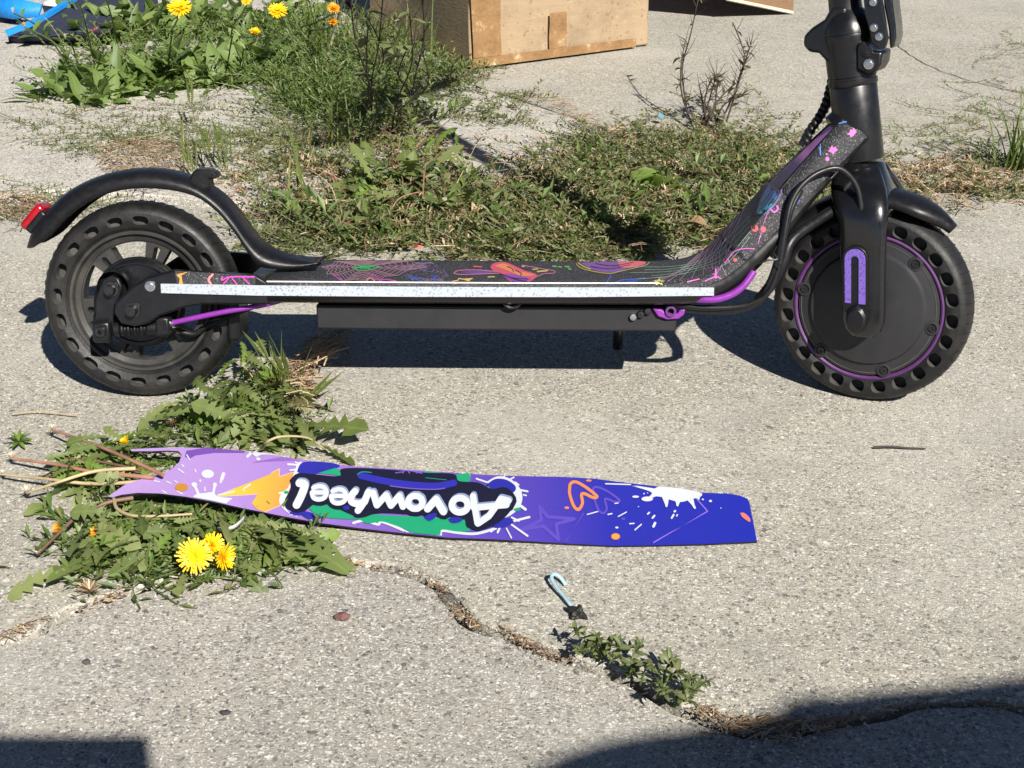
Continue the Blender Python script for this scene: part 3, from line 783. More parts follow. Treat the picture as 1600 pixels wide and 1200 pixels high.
loop2 = UL([(1250, 296, -.058), (1234, 330, -.066), (1224, 372, -.070), (1214, 412, -.070), (1204, 440, -.068), (1188, 468, -.064), (1150, 484, -.06), (1090, 484, -.055), (1040, 478, -.05)])
part('control_cable', tube(smooth_path(loop2, 7), .0043, 10), MAT['rubber_cable'], smooth=70)
flatc = UL([(1300, 330, -.03), (1240, 372, -.06), (1224, 410, -.066), (1208, 440, -.064), (1185, 470, -.06)])
part('control_cable', tube(smooth_path(flatc, 7), .0060, 10), MAT['black_plastic'], smooth=70)
pc = UL([(1084, 467, -.066), (1100, 468, -.072), (1122, 467, -.074), (1145, 459, -.074), (1163, 445, -.073), (1178, 424, -.070)])
part('cable_sleeve', tube(smooth_path(pc, 6), .0040, 12), MAT['purple'], smooth=70)
zt = UL([(1208, 396, -.078), (1214, 405, -.080), (1198, 407, -.080), (1186, 412, -.078)])
part('cable_tie', join(tube(smooth_path(zt, 4), .0011, 5), tube(UL([(1206, 400, -.079), (1222, 418, -.082)]), .0008, 5), tube(UL([(1206, 400, -.079), (1214, 384, -.082)]), .0008, 5)), MAT['rubber_cable'])

# ------------------------------------------------------------------ flat print: inks laid on the sheet they are printed on
def bvh_world(vfs, mw):
    V, F = join(*vfs)
    return BVHTree.FromPolygons([mw @ Vector(p) for p in V], F)
def stroke(pts, w, closed=False, curve=True):
    P = [Vector((x, y, 0)) for x, y in pts]
    if closed: P = P + [P[0]]
    if curve and len(P) > 2: P = smooth_path(P, 4)
    out = []
    for i in range(len(P) - 1):
        a, b = P[i], P[i + 1]
        if (b - a).length < 1e-4: continue
        d = (b - a).normalized(); n = Vector((-d.y, d.x, 0)) * (w / 2)
        out.append([(a + n)[:2], (b + n)[:2], (b - n)[:2], (a - n)[:2]])
    if w > 1.6:
        for p in P: out.append(circ(p.x, p.y, w / 2, n=10, a0=.13))
    return out
class Crop:
    def __init__(s, x0, y0, k): s.a = (x0, y0, k)
    def p(s, pts): x0, y0, k = s.a; return [(x0 + x / k, y0 + y / k) for x, y in pts]
    def st(s, pts, w, closed=False, curve=True): return stroke(s.p(pts), w / s.a[2], closed, curve)
    def bl(s, pts):                       # rounded blob
        return [[tuple(q[:2]) for q in smooth_path([Vector((*z, 0)) for z in (s.p(pts) + s.p(pts)[:1])], 4)[:-1]]]
    def po(s, pts): return [s.p(pts)]
    def ci(s, x, y, rx, ry=None): return [s.p(circ(x, y, rx, ry, 18))]
def ink(name, shapes, mat, bvh, lift, parent, clip=None, step=7):
    if not shapes: return
    V, F = [], []
    shapes = [ccw([(q[0], q[1]) for q in p]) for p in shapes]
    for p in shapes:
        b = len(V); V += [Vector((q[0], q[1])) for q in p]; F.append(list(range(b, len(V))))
    ns = len(F)
    if clip:
        b = len(V); V += [Vector(q) for q in ccw(clip)]; F.append(list(range(b, len(V))))
    xs = [v.x for v in V[:sum(len(p) for p in shapes)]]; ys = [v.y for v in V[:sum(len(p) for p in shapes)]]
    x = min(xs)
    while x < max(xs):
        y = min(ys)
        while y < max(ys):
            V.append(Vector((x + .37, y + .21))); y += step
        x += step
    vs, es, fs, ov, oe, of = delaunay_2d_cdt(V, [], F, 1, 1e-4, True)
    keep = [f for f, o in zip(fs, of) if any(i < ns for i in o) and (not clip or ns in o)]
    inv = parent.matrix_basis.inverted() if parent else Matrix()
    W = {}
    for f in keep:
        for i in f:
            if i not in W:
                d = ray(vs[i].x, vs[i].y).normalized()
                h = bvh.ray_cast(CP, d)
                if h[0] is None: W[i] = None
                else:
                    n = h[1] if h[1].dot(d) < 0 else -h[1]
                    W[i] = inv @ (h[0] + n * lift)
    idx = {}; vv = []; ff = []
    for f in keep:
        if any(W[i] is None for i in f): continue
        q = []
        for i in f:
            if i not in idx: idx[i] = len(vv); vv.append(W[i])
            q.append(idx[i])
        ff.append(tuple(q))
    if not ff: return
    # face the viewer's side of the sheet
    ic = inv @ CP
    ff2 = []
    for f in ff:
        a, b, c = (vv[i] for i in f)
        n = (b - a).cross(c - a)
        if max((a - b).length, (b - c).length, (c - a).length) > .05: continue
        ff2.append(f if n.dot(ic - a) > 0 else (f[0], f[2], f[1]))
    par = list(range(len(vv)))
    def find(i):
        while par[i] != i: par[i] = par[par[i]]; i = par[i]
        return i
    for f in ff2:
        a = find(f[0])
        for i in f[1:]: par[find(i)] = a
    groups = {}
    for f in ff2: groups.setdefault(find(f[0]), []).append(f)
    small = []; out = None
    def emit(fs, kind=None):
        ix = {}; v2 = []
        for f in fs:
            for i in f:
                if i not in ix: ix[i] = len(v2); v2.append(vv[i])
        o = link(name, mesh_of(name, v2, [tuple(ix[i] for i in f) for f in fs], mat, 180), parent)
        if kind: o['kind'] = kind
        return o
    for fs in groups.values():
        P = [vv[i] for f in fs for i in f]
        ext_ = max(max(p[k] for p in P) - min(p[k] for p in P) for k in range(3))
        if ext_ < .0045: small += fs
        else: out = emit(fs)
    if small: out = emit(small, 'stuff')
    return out
INK = {}
def I(rgb, rough=.5):
    if rgb not in INK: INK[rgb] = flat('ink_%d' % len(INK), rgb, rough)
    return INK[rgb]

bpy.context.view_layer.update()
tb_ = bvh_world(tapes + [rear_tape], MROOT)
LV, PK, GR, OR, BL, YL, RD = (150, 110, 190), (225, 95, 190), (70, 185, 100), (240, 150, 90), (60, 100, 200), (235, 220, 110), (240, 105, 105)
K5 = Crop(480, 400, 5.333); K7 = Crop(640, 370, 4); K8 = Crop(1000, 150, 3.243); K6 = Crop(240, 370, 4); K2 = Crop(1200, 160, 6)
def web(cx, cy, ends, fr, K, w):
    rad = []; ringl = []
    for e in ends: rad += K.st([(cx, cy), e], w, curve=False)
    for f in fr:
        for i in range(len(ends) - 1):
            a = (cx + (ends[i][0] - cx) * f, cy + (ends[i][1] - cy) * f); b = (cx + (ends[i + 1][0] - cx) * f, cy + (ends[i + 1][1] - cy) * f)
            m = ((a[0] + b[0]) / 2 + (cx - (a[0] + b[0]) / 2) * .14, (a[1] + b[1]) / 2 + (cy - (a[1] + b[1]) / 2) * .14)
            ringl += K.st([a, m, b], w, curve=False)
    return rad, ringl
e1_ = [(120, 95), (160, 150), (300, 212), (465, 214), (600, 205), (760, 165), (1000, 95), (880, 45), (610, 32), (425, 38), (230, 50), (120, 95)]
rad, rg = web(470, 98, e1_, (.3, .42, .54, .66, .78, .9, 1.0), K5, 3.6)
_, rgc = web(470, 98, e1_, (.12, .25), K5, 6)
ink('web_print', rad, I(PK), tb_, .0005, scoot)
ink('web_print', rg, I((205, 150, 170)), tb_, .0007, scoot)
ink('web_print', rgc + K5.st([(400, 105), (470, 98), (560, 90)], 12) + K5.st([(430, 85), (470, 98), (520, 112)], 10), I(GR), tb_, .0009, scoot)
e2_ = [(760, 120), (800, 165), (870, 200), (1000, 215), (1130, 215), (1180, 170), (1150, 95), (1030, 55), (900, 60), (790, 90), (760, 120)]
rad2, rg2 = web(1010, 100, e2_, (.3, .5, .7, .9, 1.0), K5, 3.4)
ink('web_print', rad2 + rg2, I((165, 135, 190)), tb_, .0006, scoot)
ink('squiggle_print', K5.st([(465, 130), (465, 212)], 7) + K5.st([(215, 165), (290, 210)], 7) + K5.st([(530, 158), (575, 175), (600, 212)], 7) + K5.st([(600, 212), (650, 203), (740, 216)], 9) + K6.st([(430, 250), (430, 270), (480, 250), (630, 250)], 9) + K6.st([(440, 290), (470, 260)], 8) + K6.st([(490, 255), (520, 295)], 8) + K6.st([(560, 255), (600, 295)], 8) + K6.st([(640, 268), (665, 268)], 14), I((220, 80, 200)), tb_, .0010, scoot)
ink('squiggle_print', K5.st([(500, 212), (508, 195), (530, 192), (560, 214)], 9) + K6.st([(370, 235), (345, 265), (360, 295)], 14), I((250, 150, 150)), tb_, .0011, scoot)
ink('flame_print', K6.po([(130, 212), (215, 218), (175, 240), (185, 300), (160, 300), (165, 260), (145, 240), (155, 232), (132, 235)]), I((240, 165, 80)), tb_, .0010, scoot)
ink('squiggle_print', K5.st([(830, 190), (880, 180), (900, 200), (960, 214)], 9) + K5.st([(880, 212), (900, 185), (940, 195)], 7) + K5.st([(1062, 222), (1062, 180)], 14) + K5.st([(1040, 165), (1062, 180), (1085, 165)], 8) + K7.st([(1225, 300), (1240, 275), (1258, 245)], 8) + K7.st([(1262, 300), (1330, 275), (1400, 270), (1470, 262)], 9) + K7.st([(1300, 298), (1380, 285), (1420, 280)], 8) + K8.po([(780, 540), (795, 520), (812, 530), (800, 548)]), I(BL), tb_, .0008, scoot)
ink('star_print', K5.po([(1198, 216), (1255, 205), (1262, 188), (1300, 195), (1385, 188), (1352, 212), (1370, 234), (1300, 226), (1225, 236), (1240, 222)]), I((245, 205, 110)), tb_, .0008, scoot)
# glowing toadstool, saucer, stars
ink('toadstool_print', K7.bl([(505, 190), (530, 168), (590, 162), (640, 178), (720, 215), (785, 235), (795, 252), (750, 285), (690, 298), (640, 288), (600, 262), (560, 228), (520, 212)]), I((228, 90, 120)), tb_, .0008, scoot)
ink('toadstool_print', K7.bl([(530, 186), (590, 172), (640, 195), (660, 215), (720, 228), (780, 245), (700, 250), (650, 232), (580, 205)]), I((245, 150, 95)), tb_, .0010, scoot)
ink('toadstool_print', K7.bl([(570, 240), (640, 238), (730, 258), (760, 270), (690, 288), (640, 280)]), I((150, 75, 190)), tb_, .0010, scoot)
ink('toadstool_print', K7.st([(565, 235), (640, 262), (740, 270)], 5) + K7.st([(600, 250), (660, 272), (720, 282)], 5) + K7.st([(610, 190), (640, 205), (650, 225)], 5) + K7.st([(660, 215), (700, 235), (690, 250)], 5), I((24, 20, 30)), tb_, .0012, scoot)
ink('toadstool_print', K7.st([(275, 232), (310, 215), (420, 212), (550, 222)], 6) + K7.st([(275, 232), (330, 240), (560, 232)], 6) + K7.st([(795, 255), (840, 235), (900, 232), (905, 218), (850, 208), (780, 195), (700, 182)], 5), I((205, 120, 165)), tb_, .0009, scoot)
ink('toadstool_print', K7.bl([(320, 226), (400, 216), (540, 224), (420, 234)]), I((110, 80, 165)), tb_, .0008, scoot)
ink('saucer_print', K7.bl([(1070, 168), (1130, 162), (1250, 160), (1380, 160), (1340, 210), (1250, 228), (1150, 212)]), I((130, 85, 165)), tb_, .0008, scoot)
ink('saucer_print', K7.bl([(1300, 165), (1380, 158), (1470, 160), (1465, 178), (1400, 195), (1330, 200)]), I((232, 110, 130)), tb_, .0010, scoot)
ink('saucer_print', K7.st([(1040, 172), (1070, 200), (1150, 222), (1250, 235), (1330, 218), (1470, 184), (1500, 162)], 6) + K7.st([(1055, 168), (1085, 190), (1130, 208)], 9), I((180, 165, 90)), tb_, .0011, scoot)
ink('saucer_print', K7.st([(1130, 190), (1250, 205), (1380, 180)], 4) + K7.st([(1160, 172), (1270, 186), (1400, 165)], 4), I((60, 40, 90)), tb_, .0012, scoot)
dots = []
for x, y, w in ((905, 188, 22), (940, 192, 18), (985, 190, 26), (1000, 205, 16)): dots += K7.st([(x - w / 2, y), (x + w / 2, y + 2)], 7)
ink('dot_print', dots, I((110, 205, 90)), tb_, .0009, scoot)
ink('dot_print', K7.st([(800, 222), (860, 216)], 9) + K7.st([(770, 208), (800, 206)], 7) + K7.st([(490, 256), (530, 254)], 7) + K7.st([(700, 190), (720, 190)], 6), I((215, 205, 110)), tb_, .0009, scoot)
def star5(cx, cy, r, q=.45, a0=-math.pi / 2, sx=1, sy=1): return [(cx + sx * (r if k % 2 == 0 else r * q) * math.cos(a0 + k * math.pi / 5), cy + sy * (r if k % 2 == 0 else r * q) * math.sin(a0 + k * math.pi / 5)) for k in range(10)]
ink('star_print', K8.po(star5(97, 946, 31, .45, sy=.62)), I((225, 225, 100)), tb_, .0010, scoot)
ink('dot_print', K7.st([(400, 190), (450, 192)], 7) + K8.ci(12, 850, 14, 8) + K8.ci(583, 672, 17, 17) + K8.ci(625, 677, 14, 15) + K8.ci(483, 832, 9), I(RD), tb_, .0009, scoot)
# long threads fanning up the neck
th1, th2, th3 = [], [], []
for k in range(9):
    u = k / 8
    th1 += K8.st([(20 + 60 * k, 955 - 6 * k), (180 + 32 * k, 900 - 14 * k), (300 + 26 * k, 800 - 22 * k), (395 + 20 * k, 700 - 22 * k)], 1.9)
for k in range(6):
    th2 += K8.st([(385, 915), (300 + 30 * k, 850 - 12 * k), (330 + 40 * k, 770 - 40 * k)], 1.9)
for k in range(5):
    th3 += K8.st([(-90 + 37 * ((k * 3) % 5), 868 + 16 * k), (160, 868 + 12 * k), (330, 830 + 12 * k), (440, 730 + 30 * k), (560, 610 + 26 * k)], 1.9)
ink('thread_print', th1, I((200, 165, 200)), tb_, .0009, scoot)
ink('thread_print', th2, I((205, 130, 200)), tb_, .0011, scoot)
ink('thread_print', th3, I((150, 190, 165)), tb_, .0010, scoot)
ink('squiggle_print', K8.st([(385, 880), (385, 925)], 8) + K8.st([(330, 940), (385, 918), (420, 935)], 6) + K8.st([(430, 850), (480, 790), (530, 775), (580, 776)], 5) + K8.st([(600, 750), (615, 690), (640, 610), (655, 590)], 3.5) + K8.st([(660, 572), (680, 590), (700, 575), (695, 560)], 10) + K8.st([(240, 945), (300, 930)], 6), I((215, 110, 200)), tb_, .0012, scoot)
sh = [(597, 600), (610, 545), (640, 480), (675, 440), (710, 445), (718, 485), (700, 530), (660, 580), (625, 602)]
ink('shell_print', K8.bl(sh), flat('shell_ink', (60, 200, 130), .5, (80, 130, 220), 2, .20, .24), tb_, .0012, scoot)
ink('shell_print', K8.st(sh, 4, True), I((130, 90, 170)), tb_, .0014, scoot)
ink('shell_print', K8.st([(605, 590), (650, 540), (705, 450)], 3) + K8.st([(612, 560), (660, 500), (680, 445)], 3) + K8.st([(625, 598), (680, 545), (716, 480)], 3), I((20, 45, 40)), tb_, .0015, scoot)
ink('squiggle_print', K2.st([(492, 495), (488, 350), (530, 272), (620, 212), (770, 176)], 12), I((70, 130, 215)), tb_, .0012, scoot)
ink('splat_print', K2.po([(735, 300), (765, 285), (770, 255), (790, 262), (800, 240), (818, 262), (830, 280), (812, 300), (800, 315), (775, 332), (765, 310)]) + K2.po([(565, 462), (580, 440), (600, 405), (610, 430), (640, 415), (632, 435), (655, 440), (630, 465), (610, 495), (595, 475)]) + K2.ci(556, 535, 18, 20) + K2.ci(548, 488, 9, 8), I((240, 110, 200)), tb_, .0012, scoot)

# ------------------------------------------------------------------ the removed deck mat lying in front
mat_px = [(168, 776), (196, 757), (225, 747), (250, 741), (268, 733), (280, 722), (284, 711), (279, 705), (262, 704), (235, 705), (206, 705), (203, 702), (240, 700), (275, 699), (320, 700), (370, 704), (420, 710), (470, 718), (520, 725), (560, 729), (620, 733), (700, 738), (760, 742), (820, 744), (880, 745), (930, 748), (960, 752), (1010, 758), (1060, 764), (1100, 770), (1135, 771), (1155, 774), (1168, 779), (1171, 785), (1183, 846), (1140, 848), (1100, 850), (1030, 852), (960, 853), (900, 850), (850, 847), (780, 843), (700, 840), (630, 833), (560, 825), (500, 817), (450, 808), (415, 801), (380, 794), (330, 783), (290, 776), (250, 771), (215, 770), (190, 773), (176, 777)]
def mz(px, py=0):
    P = [(150, .027), (280, .028), (400, .020), (480, .012), (560, .0075), (700, .005), (850, .0038), (1000, .0030), (1200, .0030)]
    for (a, za), (b, zb) in zip(P, P[1:]):
        if px <= b:
            return za + (zb - za) * (max(px, a) - a) / (b - a)
    return .0030
ext = [(x + (7 if (y // 12) % 2 else 0), y) for x in range(165, 1190, 14) for y in range(695, 860, 12)]
mv, mf = tri2d([mat_px], [], ext)
def matpt(p): return G(p[0], p[1], mz(p[0]) + .0008 * math.sin(p[0] * .013 + p[1] * .02))
MV = [matpt(p) for p in mv]
MF = []
for f in mf:
    a, b, c = (MV[i] for i in f)
    MF.append(f if (b - a).cross(c - a).z > 0 else (f[0], f[2], f[1]))
dm_mat = flat('printed_vinyl', (165, 122, 214), .5, [(0, (206, 174, 238)), (.22, (192, 154, 232)), (.42, (150, 112, 214)), (.60, (104, 80, 198)), (.78, (46, 50, 184)), (1, (34, 48, 188))], 0, -.42, .24)
mat_o = link('deck_mat', mesh_of('deck_mat', MV, MF, [dm_mat, MAT['rubber']], 180))
edm = {}
for f in MF:
    for i in range(3):
        e = (f[i], f[(i + 1) % 3])
        if (e[1], e[0]) in edm: del edm[(e[1], e[0])]
        else: edm[e] = 1
nm = len(MV)
obj('rubber_backing', ([v - Vector((0, 0, .0002)) for v in MV] + [v - Vector((0, 0, .0016)) for v in MV], [tuple(i + nm for i in reversed(f)) for f in MF] + [(b, a, a + nm, b + nm) for a, b in edm]), MAT['rubber'], mat_o, smooth=None)
tag(mat_o, 'purple and blue printed deck mat with white lettering, peeled off and laid on the slab', 'deck mat')
mb_ = BVHTree.FromPolygons(MV, MF)
clip = [(x, y) for x, y in mat_px]
cxm, cym = 680, 780
def mink(name, shapes, mat, lv, step=9): return ink(name, shapes, mat, mb_, .00025 + .00022 * lv, mat_o, clip, step)
WH = (232, 238, 246); NV = (22, 24, 54); DB = (46, 48, 176); DG = (34, 176, 126)
C3 = Crop(160, 680, 4); C4 = Crop(420, 700, 3.636); C5 = Crop(800, 720, 4)
mink('swoosh', C3.po([(515, 135), (525, 98), (640, 80), (900, 92), (885, 112), (700, 112), (580, 128), (545, 150)]), I((132, 86, 190)), 0)
mink('swoosh', C3.po([(640, 218), (1130, 135), (1245, 158), (1000, 168)]), I((158, 112, 208)), 0)
bolt_ = [(715, 385), (1105, 214), (1102, 264), (1240, 222), (1200, 330), (1110, 440), (960, 505), (890, 494), (972, 370)]
mink('lightning_bolt', C3.st(bolt_, 9, True, False), I((245, 205, 215)), 1)
mink('lightning_bolt', C3.po(bolt_), flat('bolt_ink', (246, 226, 70), .5, (246, 140, 84), 0, -.285, -.20), 2)
sp = C3.bl([(515, 412), (560, 392), (592, 372), (640, 366), (690, 362), (722, 388), (800, 402), (772, 436), (792, 470), (770, 500), (700, 480), (600, 450), (540, 430)])
sp += C3.st([(600, 375), (588, 345), (574, 318)], 18) + C3.ci(574, 314, 18, 15) + C3.st([(692, 372), (702, 318)], 16) + C3.ci(703, 314, 13) + C3.st([(738, 300), (745, 275)], 13) + C3.st([(745, 280), (757, 246)], 22) + C3.ci(658, 247, 39, 27) + C3.ci(612, 290, 7, 9) + C3.st([(722, 378), (825, 356)], 8) + C3.st([(760, 400), (805, 402)], 10)
for a, b in (((528, 128), (545, 157)), ((325, 290), (356, 296)), ((400, 294), (428, 305)), ((452, 290), (468, 299)), ((475, 216), (508, 240)), ((498, 188), (508, 202)), ((579, 220), (584, 234)), ((375, 350), (418, 380)), ((468, 354), (500, 372)), ((640, 330), (641, 352)), ((885, 338), (925, 312)), ((880, 345), (886, 350))): sp += C3.st([a, b], 8)
sp += C3.bl([(878, 100), (940, 104), (1050, 112), (1085, 128), (1000, 126), (960, 140), (930, 118)]) + C3.st([(935, 112), (905, 138)], 17) + C3.ci(974, 153, 13, 10) + C3.st([(1030, 120), (1090, 122), (1140, 140)], 7)
mink('paint_splash', sp, I(WH), 3)
mink('dot', C3.ci(495, 330, 41, 25), flat('amber_ink', (214, 150, 60), .5), 3)
# the lettering and its splashes
L = {}
L['l'] = [[(172, 212), (202, 220), (186, 275), (156, 336)]]
def eh(cx, cy, rx, ry): return [[(cx + rx * .9, cy - 2), (cx, cy - 2), (cx - rx * .85, cy - 4)], [(cx - rx * .95, cy), (cx - rx * .7, cy + ry * .75), (cx, cy + ry), (cx + rx * .75, cy + ry * .7), (cx + rx, cy - 2), (cx + rx * .7, cy - ry * .8), (cx, cy - ry), (cx - rx * .75, cy - ry * .75)]]
def oh(cx, cy, rx, ry): return [[(cx + rx * math.cos(a * math.pi / 5), cy + ry * math.sin(a * math.pi / 5)) for a in range(11)]]
letters = [(L['l'], 45), (eh(284, 267, 43, 38), 25), (eh(394, 287, 44, 40), 25),
           ([[(566, 262), (540, 320), (506, 368)], [(545, 318), (508, 330), (470, 318), (468, 285), (490, 258)]], 39),
           ([[(762, 346), (742, 284), (694, 340), (666, 280), (614, 338)], [(614, 338), (592, 266)]], 37),
           (oh(832, 321, 42, 38), 36), ([[(992, 374), (950, 304), (902, 358)]], 43), (oh(1086, 337, 46, 41), 38),
           ([[(1160, 285), (1172, 360), (1186, 440)], [(1188, 442), (1250, 400), (1300, 330), (1318, 300)], [(1165, 352), (1250, 344), (1350, 336)], [(1318, 300), (1362, 312)]], 36)]
lt = lambda dx, dy, grow: sum((sum((C4.st([(x + dx, y + dy) for x, y in s], w + grow, False, w not in (43, 37, 36)) for s in ss), []) for ss, w in letters), [])
navy = C4.bl([(118, 190), (165, 152), (260, 158), (400, 168), (410, 128), (520, 122), (700, 132), (880, 148), (1050, 156), (1080, 196), (1190, 205), (1265, 240), (1340, 232), (1392, 268), (1400, 320), (1350, 395), (1280, 448), (1195, 476), (1125, 458), (1095, 400), (900, 392), (640, 378), (530, 405), (460, 385), (300, 316), (240, 340), (190, 372), (110, 356), (88, 312), (122, 240)]) + lt(3, -5, 52)
green = C4.bl([(228, 352), (262, 318), (400, 345), (560, 380), (900, 400), (1110, 410), (1150, 468), (1080, 482), (985, 470), (968, 502), (880, 500), (820, 488), (760, 462), (700, 440), (640, 424), (560, 436), (510, 412), (430, 410), (300, 398)])
green += C4.bl([(278, 150), (300, 122), (370, 116), (412, 140), (424, 166), (350, 156)]) + C4.st([(610, 134), (690, 146)], 18) + C4.st([(890, 146), (1000, 158)], 15) + C4.bl([(1060, 160), (1135, 150), (1140, 195), (1085, 218), (1060, 190)]) + C4.bl([(1228, 232), (1262, 220), (1285, 228), (1255, 250)]) + C4.ci(495, 446, 18, 14) + C4.st([(640, 472), (690, 478)], 9) + C4.ci(98, 258, 14, 9) + C4.bl([(1390, 352), (1420, 345), (1432, 356), (1400, 366)])
blue = C4.bl([(160, 140), (186, 92), (260, 84), (370, 94), (402, 112), (330, 134), (250, 158), (190, 160)]) + C4.bl([(1238, 216), (1285, 184), (1350, 188), (1402, 226), (1385, 262), (1300, 262)]) + C4.bl([(150, 362), (205, 366), (285, 388), (292, 408), (240, 424), (200, 398)]) + C4.bl([(1270, 440), (1350, 404), (1392, 428), (1345, 455), (1285, 462)]) + C4.bl([(120, 370), (180, 366), (190, 388), (130, 384)])
blue_top = C4.bl([(880, 402), (930, 380), (955, 386), (935, 415), (905, 424)]) + C4.bl([(1018, 415), (1050, 402), (1100, 410), (1085, 432), (1040, 436)]) + C4.bl([(420, 345), (450, 335), (456, 356), (430, 362)])
spl = C4.bl([(1240, 196), (1300, 166), (1370, 180), (1428, 236), (1440, 300), (1410, 360), (1330, 400), (1300, 300)]) + C4.bl([(130, 180), (165, 90), (200, 100), (180, 170), (115, 240), (100, 300), (92, 340), (120, 380), (80, 350), (58, 312), (70, 262), (105, 235)]) + C4.st([(480, 432), (540, 418), (620, 440), (640, 424), (740, 462), (800, 490), (870, 502), (970, 506), (982, 476), (1080, 488), (1180, 492), (1290, 462)], 15)
for a, b, w in (((120, 132), (190, 122), 10), ((108, 98), (185, 102), 12), ((150, 85), (200, 108), 8), ((58, 262), (80, 258), 10), ((1326, 186), (1342, 158), 9), ((1358, 190), (1392, 172), 9), ((1378, 208), (1412, 232), 12), ((1405, 240), (1470, 252), 11), ((1425, 330), (1458, 354), 16), ((1385, 422), (1480, 398), 13), ((1378, 440), (1470, 505), 11), ((1350, 462), (1378, 516), 8), ((1312, 458), (1300, 485), 12), ((1285, 460), (1262, 480), 12), ((1448, 272), (1462, 275), 9), ((1420, 215), (1400, 200), 9), ((130, 385), (108, 400), 9), ((200, 385), (215, 412), 10), ((240, 415), (236, 432), 8), ((155, 395), (150, 408), 8), ((1180, 180), (1240, 200), 10), ((1100, 150), (1140, 160), 12), ((1380, 400), (1420, 420), 10)): spl += C4.st([a, b], w)
mink('paint_splash', spl, I((228, 236, 244)), 4)
mink('paint_splash', green, I(DG), 5)
mink('paint_splash', blue, I(DB), 6)
mink('logo_backing', navy, I(NV), 7)
mink('paint_splash', blue_top, I(DB), 8)
mink('logo_bar', C4.st([(522, 166), (640, 194), (800, 218), (950, 226), (1052, 208)], 38), I((50, 50, 186)), 8)
mink('logo_bar', C4.st([(690, 226), (800, 240), (930, 246), (1000, 240)], 6) + C4.st([(720, 152), (765, 146)], 6) + C4.st([(770, 140), (760, 156)], 5) + C4.st([(790, 140), (800, 154)], 6) + C4.st([(815, 142), (870, 154)], 6) + C4.st([(845, 140), (838, 156)], 5), I((128, 100, 196)), 9)
mink('logo_bar', C4.st([(504, 160), (530, 146), (582, 150)], 6) + C4.st([(890, 180), (1010, 192)], 4), I((40, 150, 130)), 9)
mink('lettering', lt(6, -12, 0), I((150, 168, 206)), 8)
mink('lettering', lt(0, 0, 0), I((234, 240, 248)), 10)
star4 = [(172, 290), (222, 352), (388, 366), (275, 398), (290, 495), (192, 408), (58, 434), (182, 374)]
mink('star_outline', C5.st(star4, 21, True, False) + C5.st([(445, 332), (335, 505)], 9) + C5.st([(505, 178), (530, 166), (600, 195), (672, 250), (640, 258), (582, 240), (592, 300), (572, 330), (540, 310), (515, 240)], 14, True) + C5.ci(695, 365, 13, 7), I((102, 82, 204)), 1)
mink('heart_outline', C5.st([(362, 152), (380, 136), (412, 140), (470, 175), (530, 224), (508, 234), (456, 210), (434, 216), (440, 268), (416, 308), (386, 286), (360, 210)], 19, True) + C5.ci(480, 127, 18, 7) + C5.ci(342, 297, 15, 8), I((244, 150, 92)), 2)
mink('dot', C5.ci(647, 477, 29, 21), I((240, 130, 84)), 2); mink('dot', C5.ci(647, 477, 23, 16), I((246, 184, 70)), 3)
sr = C5.bl([(745, 160), (880, 178), (930, 166), (1100, 186), (1185, 208), (1172, 232), (1120, 244), (1060, 262), (1000, 252), (940, 232), (880, 222), (862, 196)]) + C5.st([(972, 245), (965, 286)], 15) + C5.st([(1030, 255), (1034, 282)], 14) + C5.st([(1108, 238), (1142, 298)], 15) + C5.ci(845, 243, 36, 15) + C5.ci(772, 229, 21, 7) + C5.st([(585, 148), (740, 153)], 8) + C5.po([(900, 160), (1180, 200), (1170, 170), (900, 140)])
for a, b, w in (((470, 340), (535, 322), 7), ((640, 272), (666, 268), 6), ((600, 340), (624, 335), 8), ((664, 353), (715, 325), 7), ((735, 398), (762, 396), 8), ((768, 437), (808, 402), 8), ((848, 337), (858, 328), 10), ((878, 362), (890, 348), 12), ((884, 415), (894, 394), 16), ((998, 362), (1010, 342), 12), ((1015, 322), (1020, 318), 12), ((1028, 350), (1034, 342), 8), ((820, 212), (830, 208), 6), ((845, 206), (850, 204), 6), ((1190, 245), (1195, 247), 9)): sr += C5.st([a, b], w)
for tri_ in ([(930, 215), (985, 225), (964, 296)], [(1010, 235), (1060, 240), (1036, 292)], [(1075, 230), (1130, 225), (1146, 304)], [(880, 205), (930, 215), (838, 250)], [(760, 158), (880, 176), (900, 200)], [(1120, 215), (1180, 205), (1170, 250)]): sr += C5.po(tri_)
sr += C5.ci(1240, 256, 10, 7) + C5.ci(655, 422, 10, 6) + C5.ci(1305, 300, 4, 3) + C5.ci(790, 291, 4, 3)
mink('paint_splash', sr, I(WH), 3)
mink('corner_line', C5.st([(885, 513), (1222, 318), (1150, 235)], 8, False, False), I((158, 122, 232)), 1)
mink('dot', C5.bl([(1425, 330), (1452, 330), (1486, 362), (1485, 386), (1440, 356)]), I((244, 138, 120)), 2)

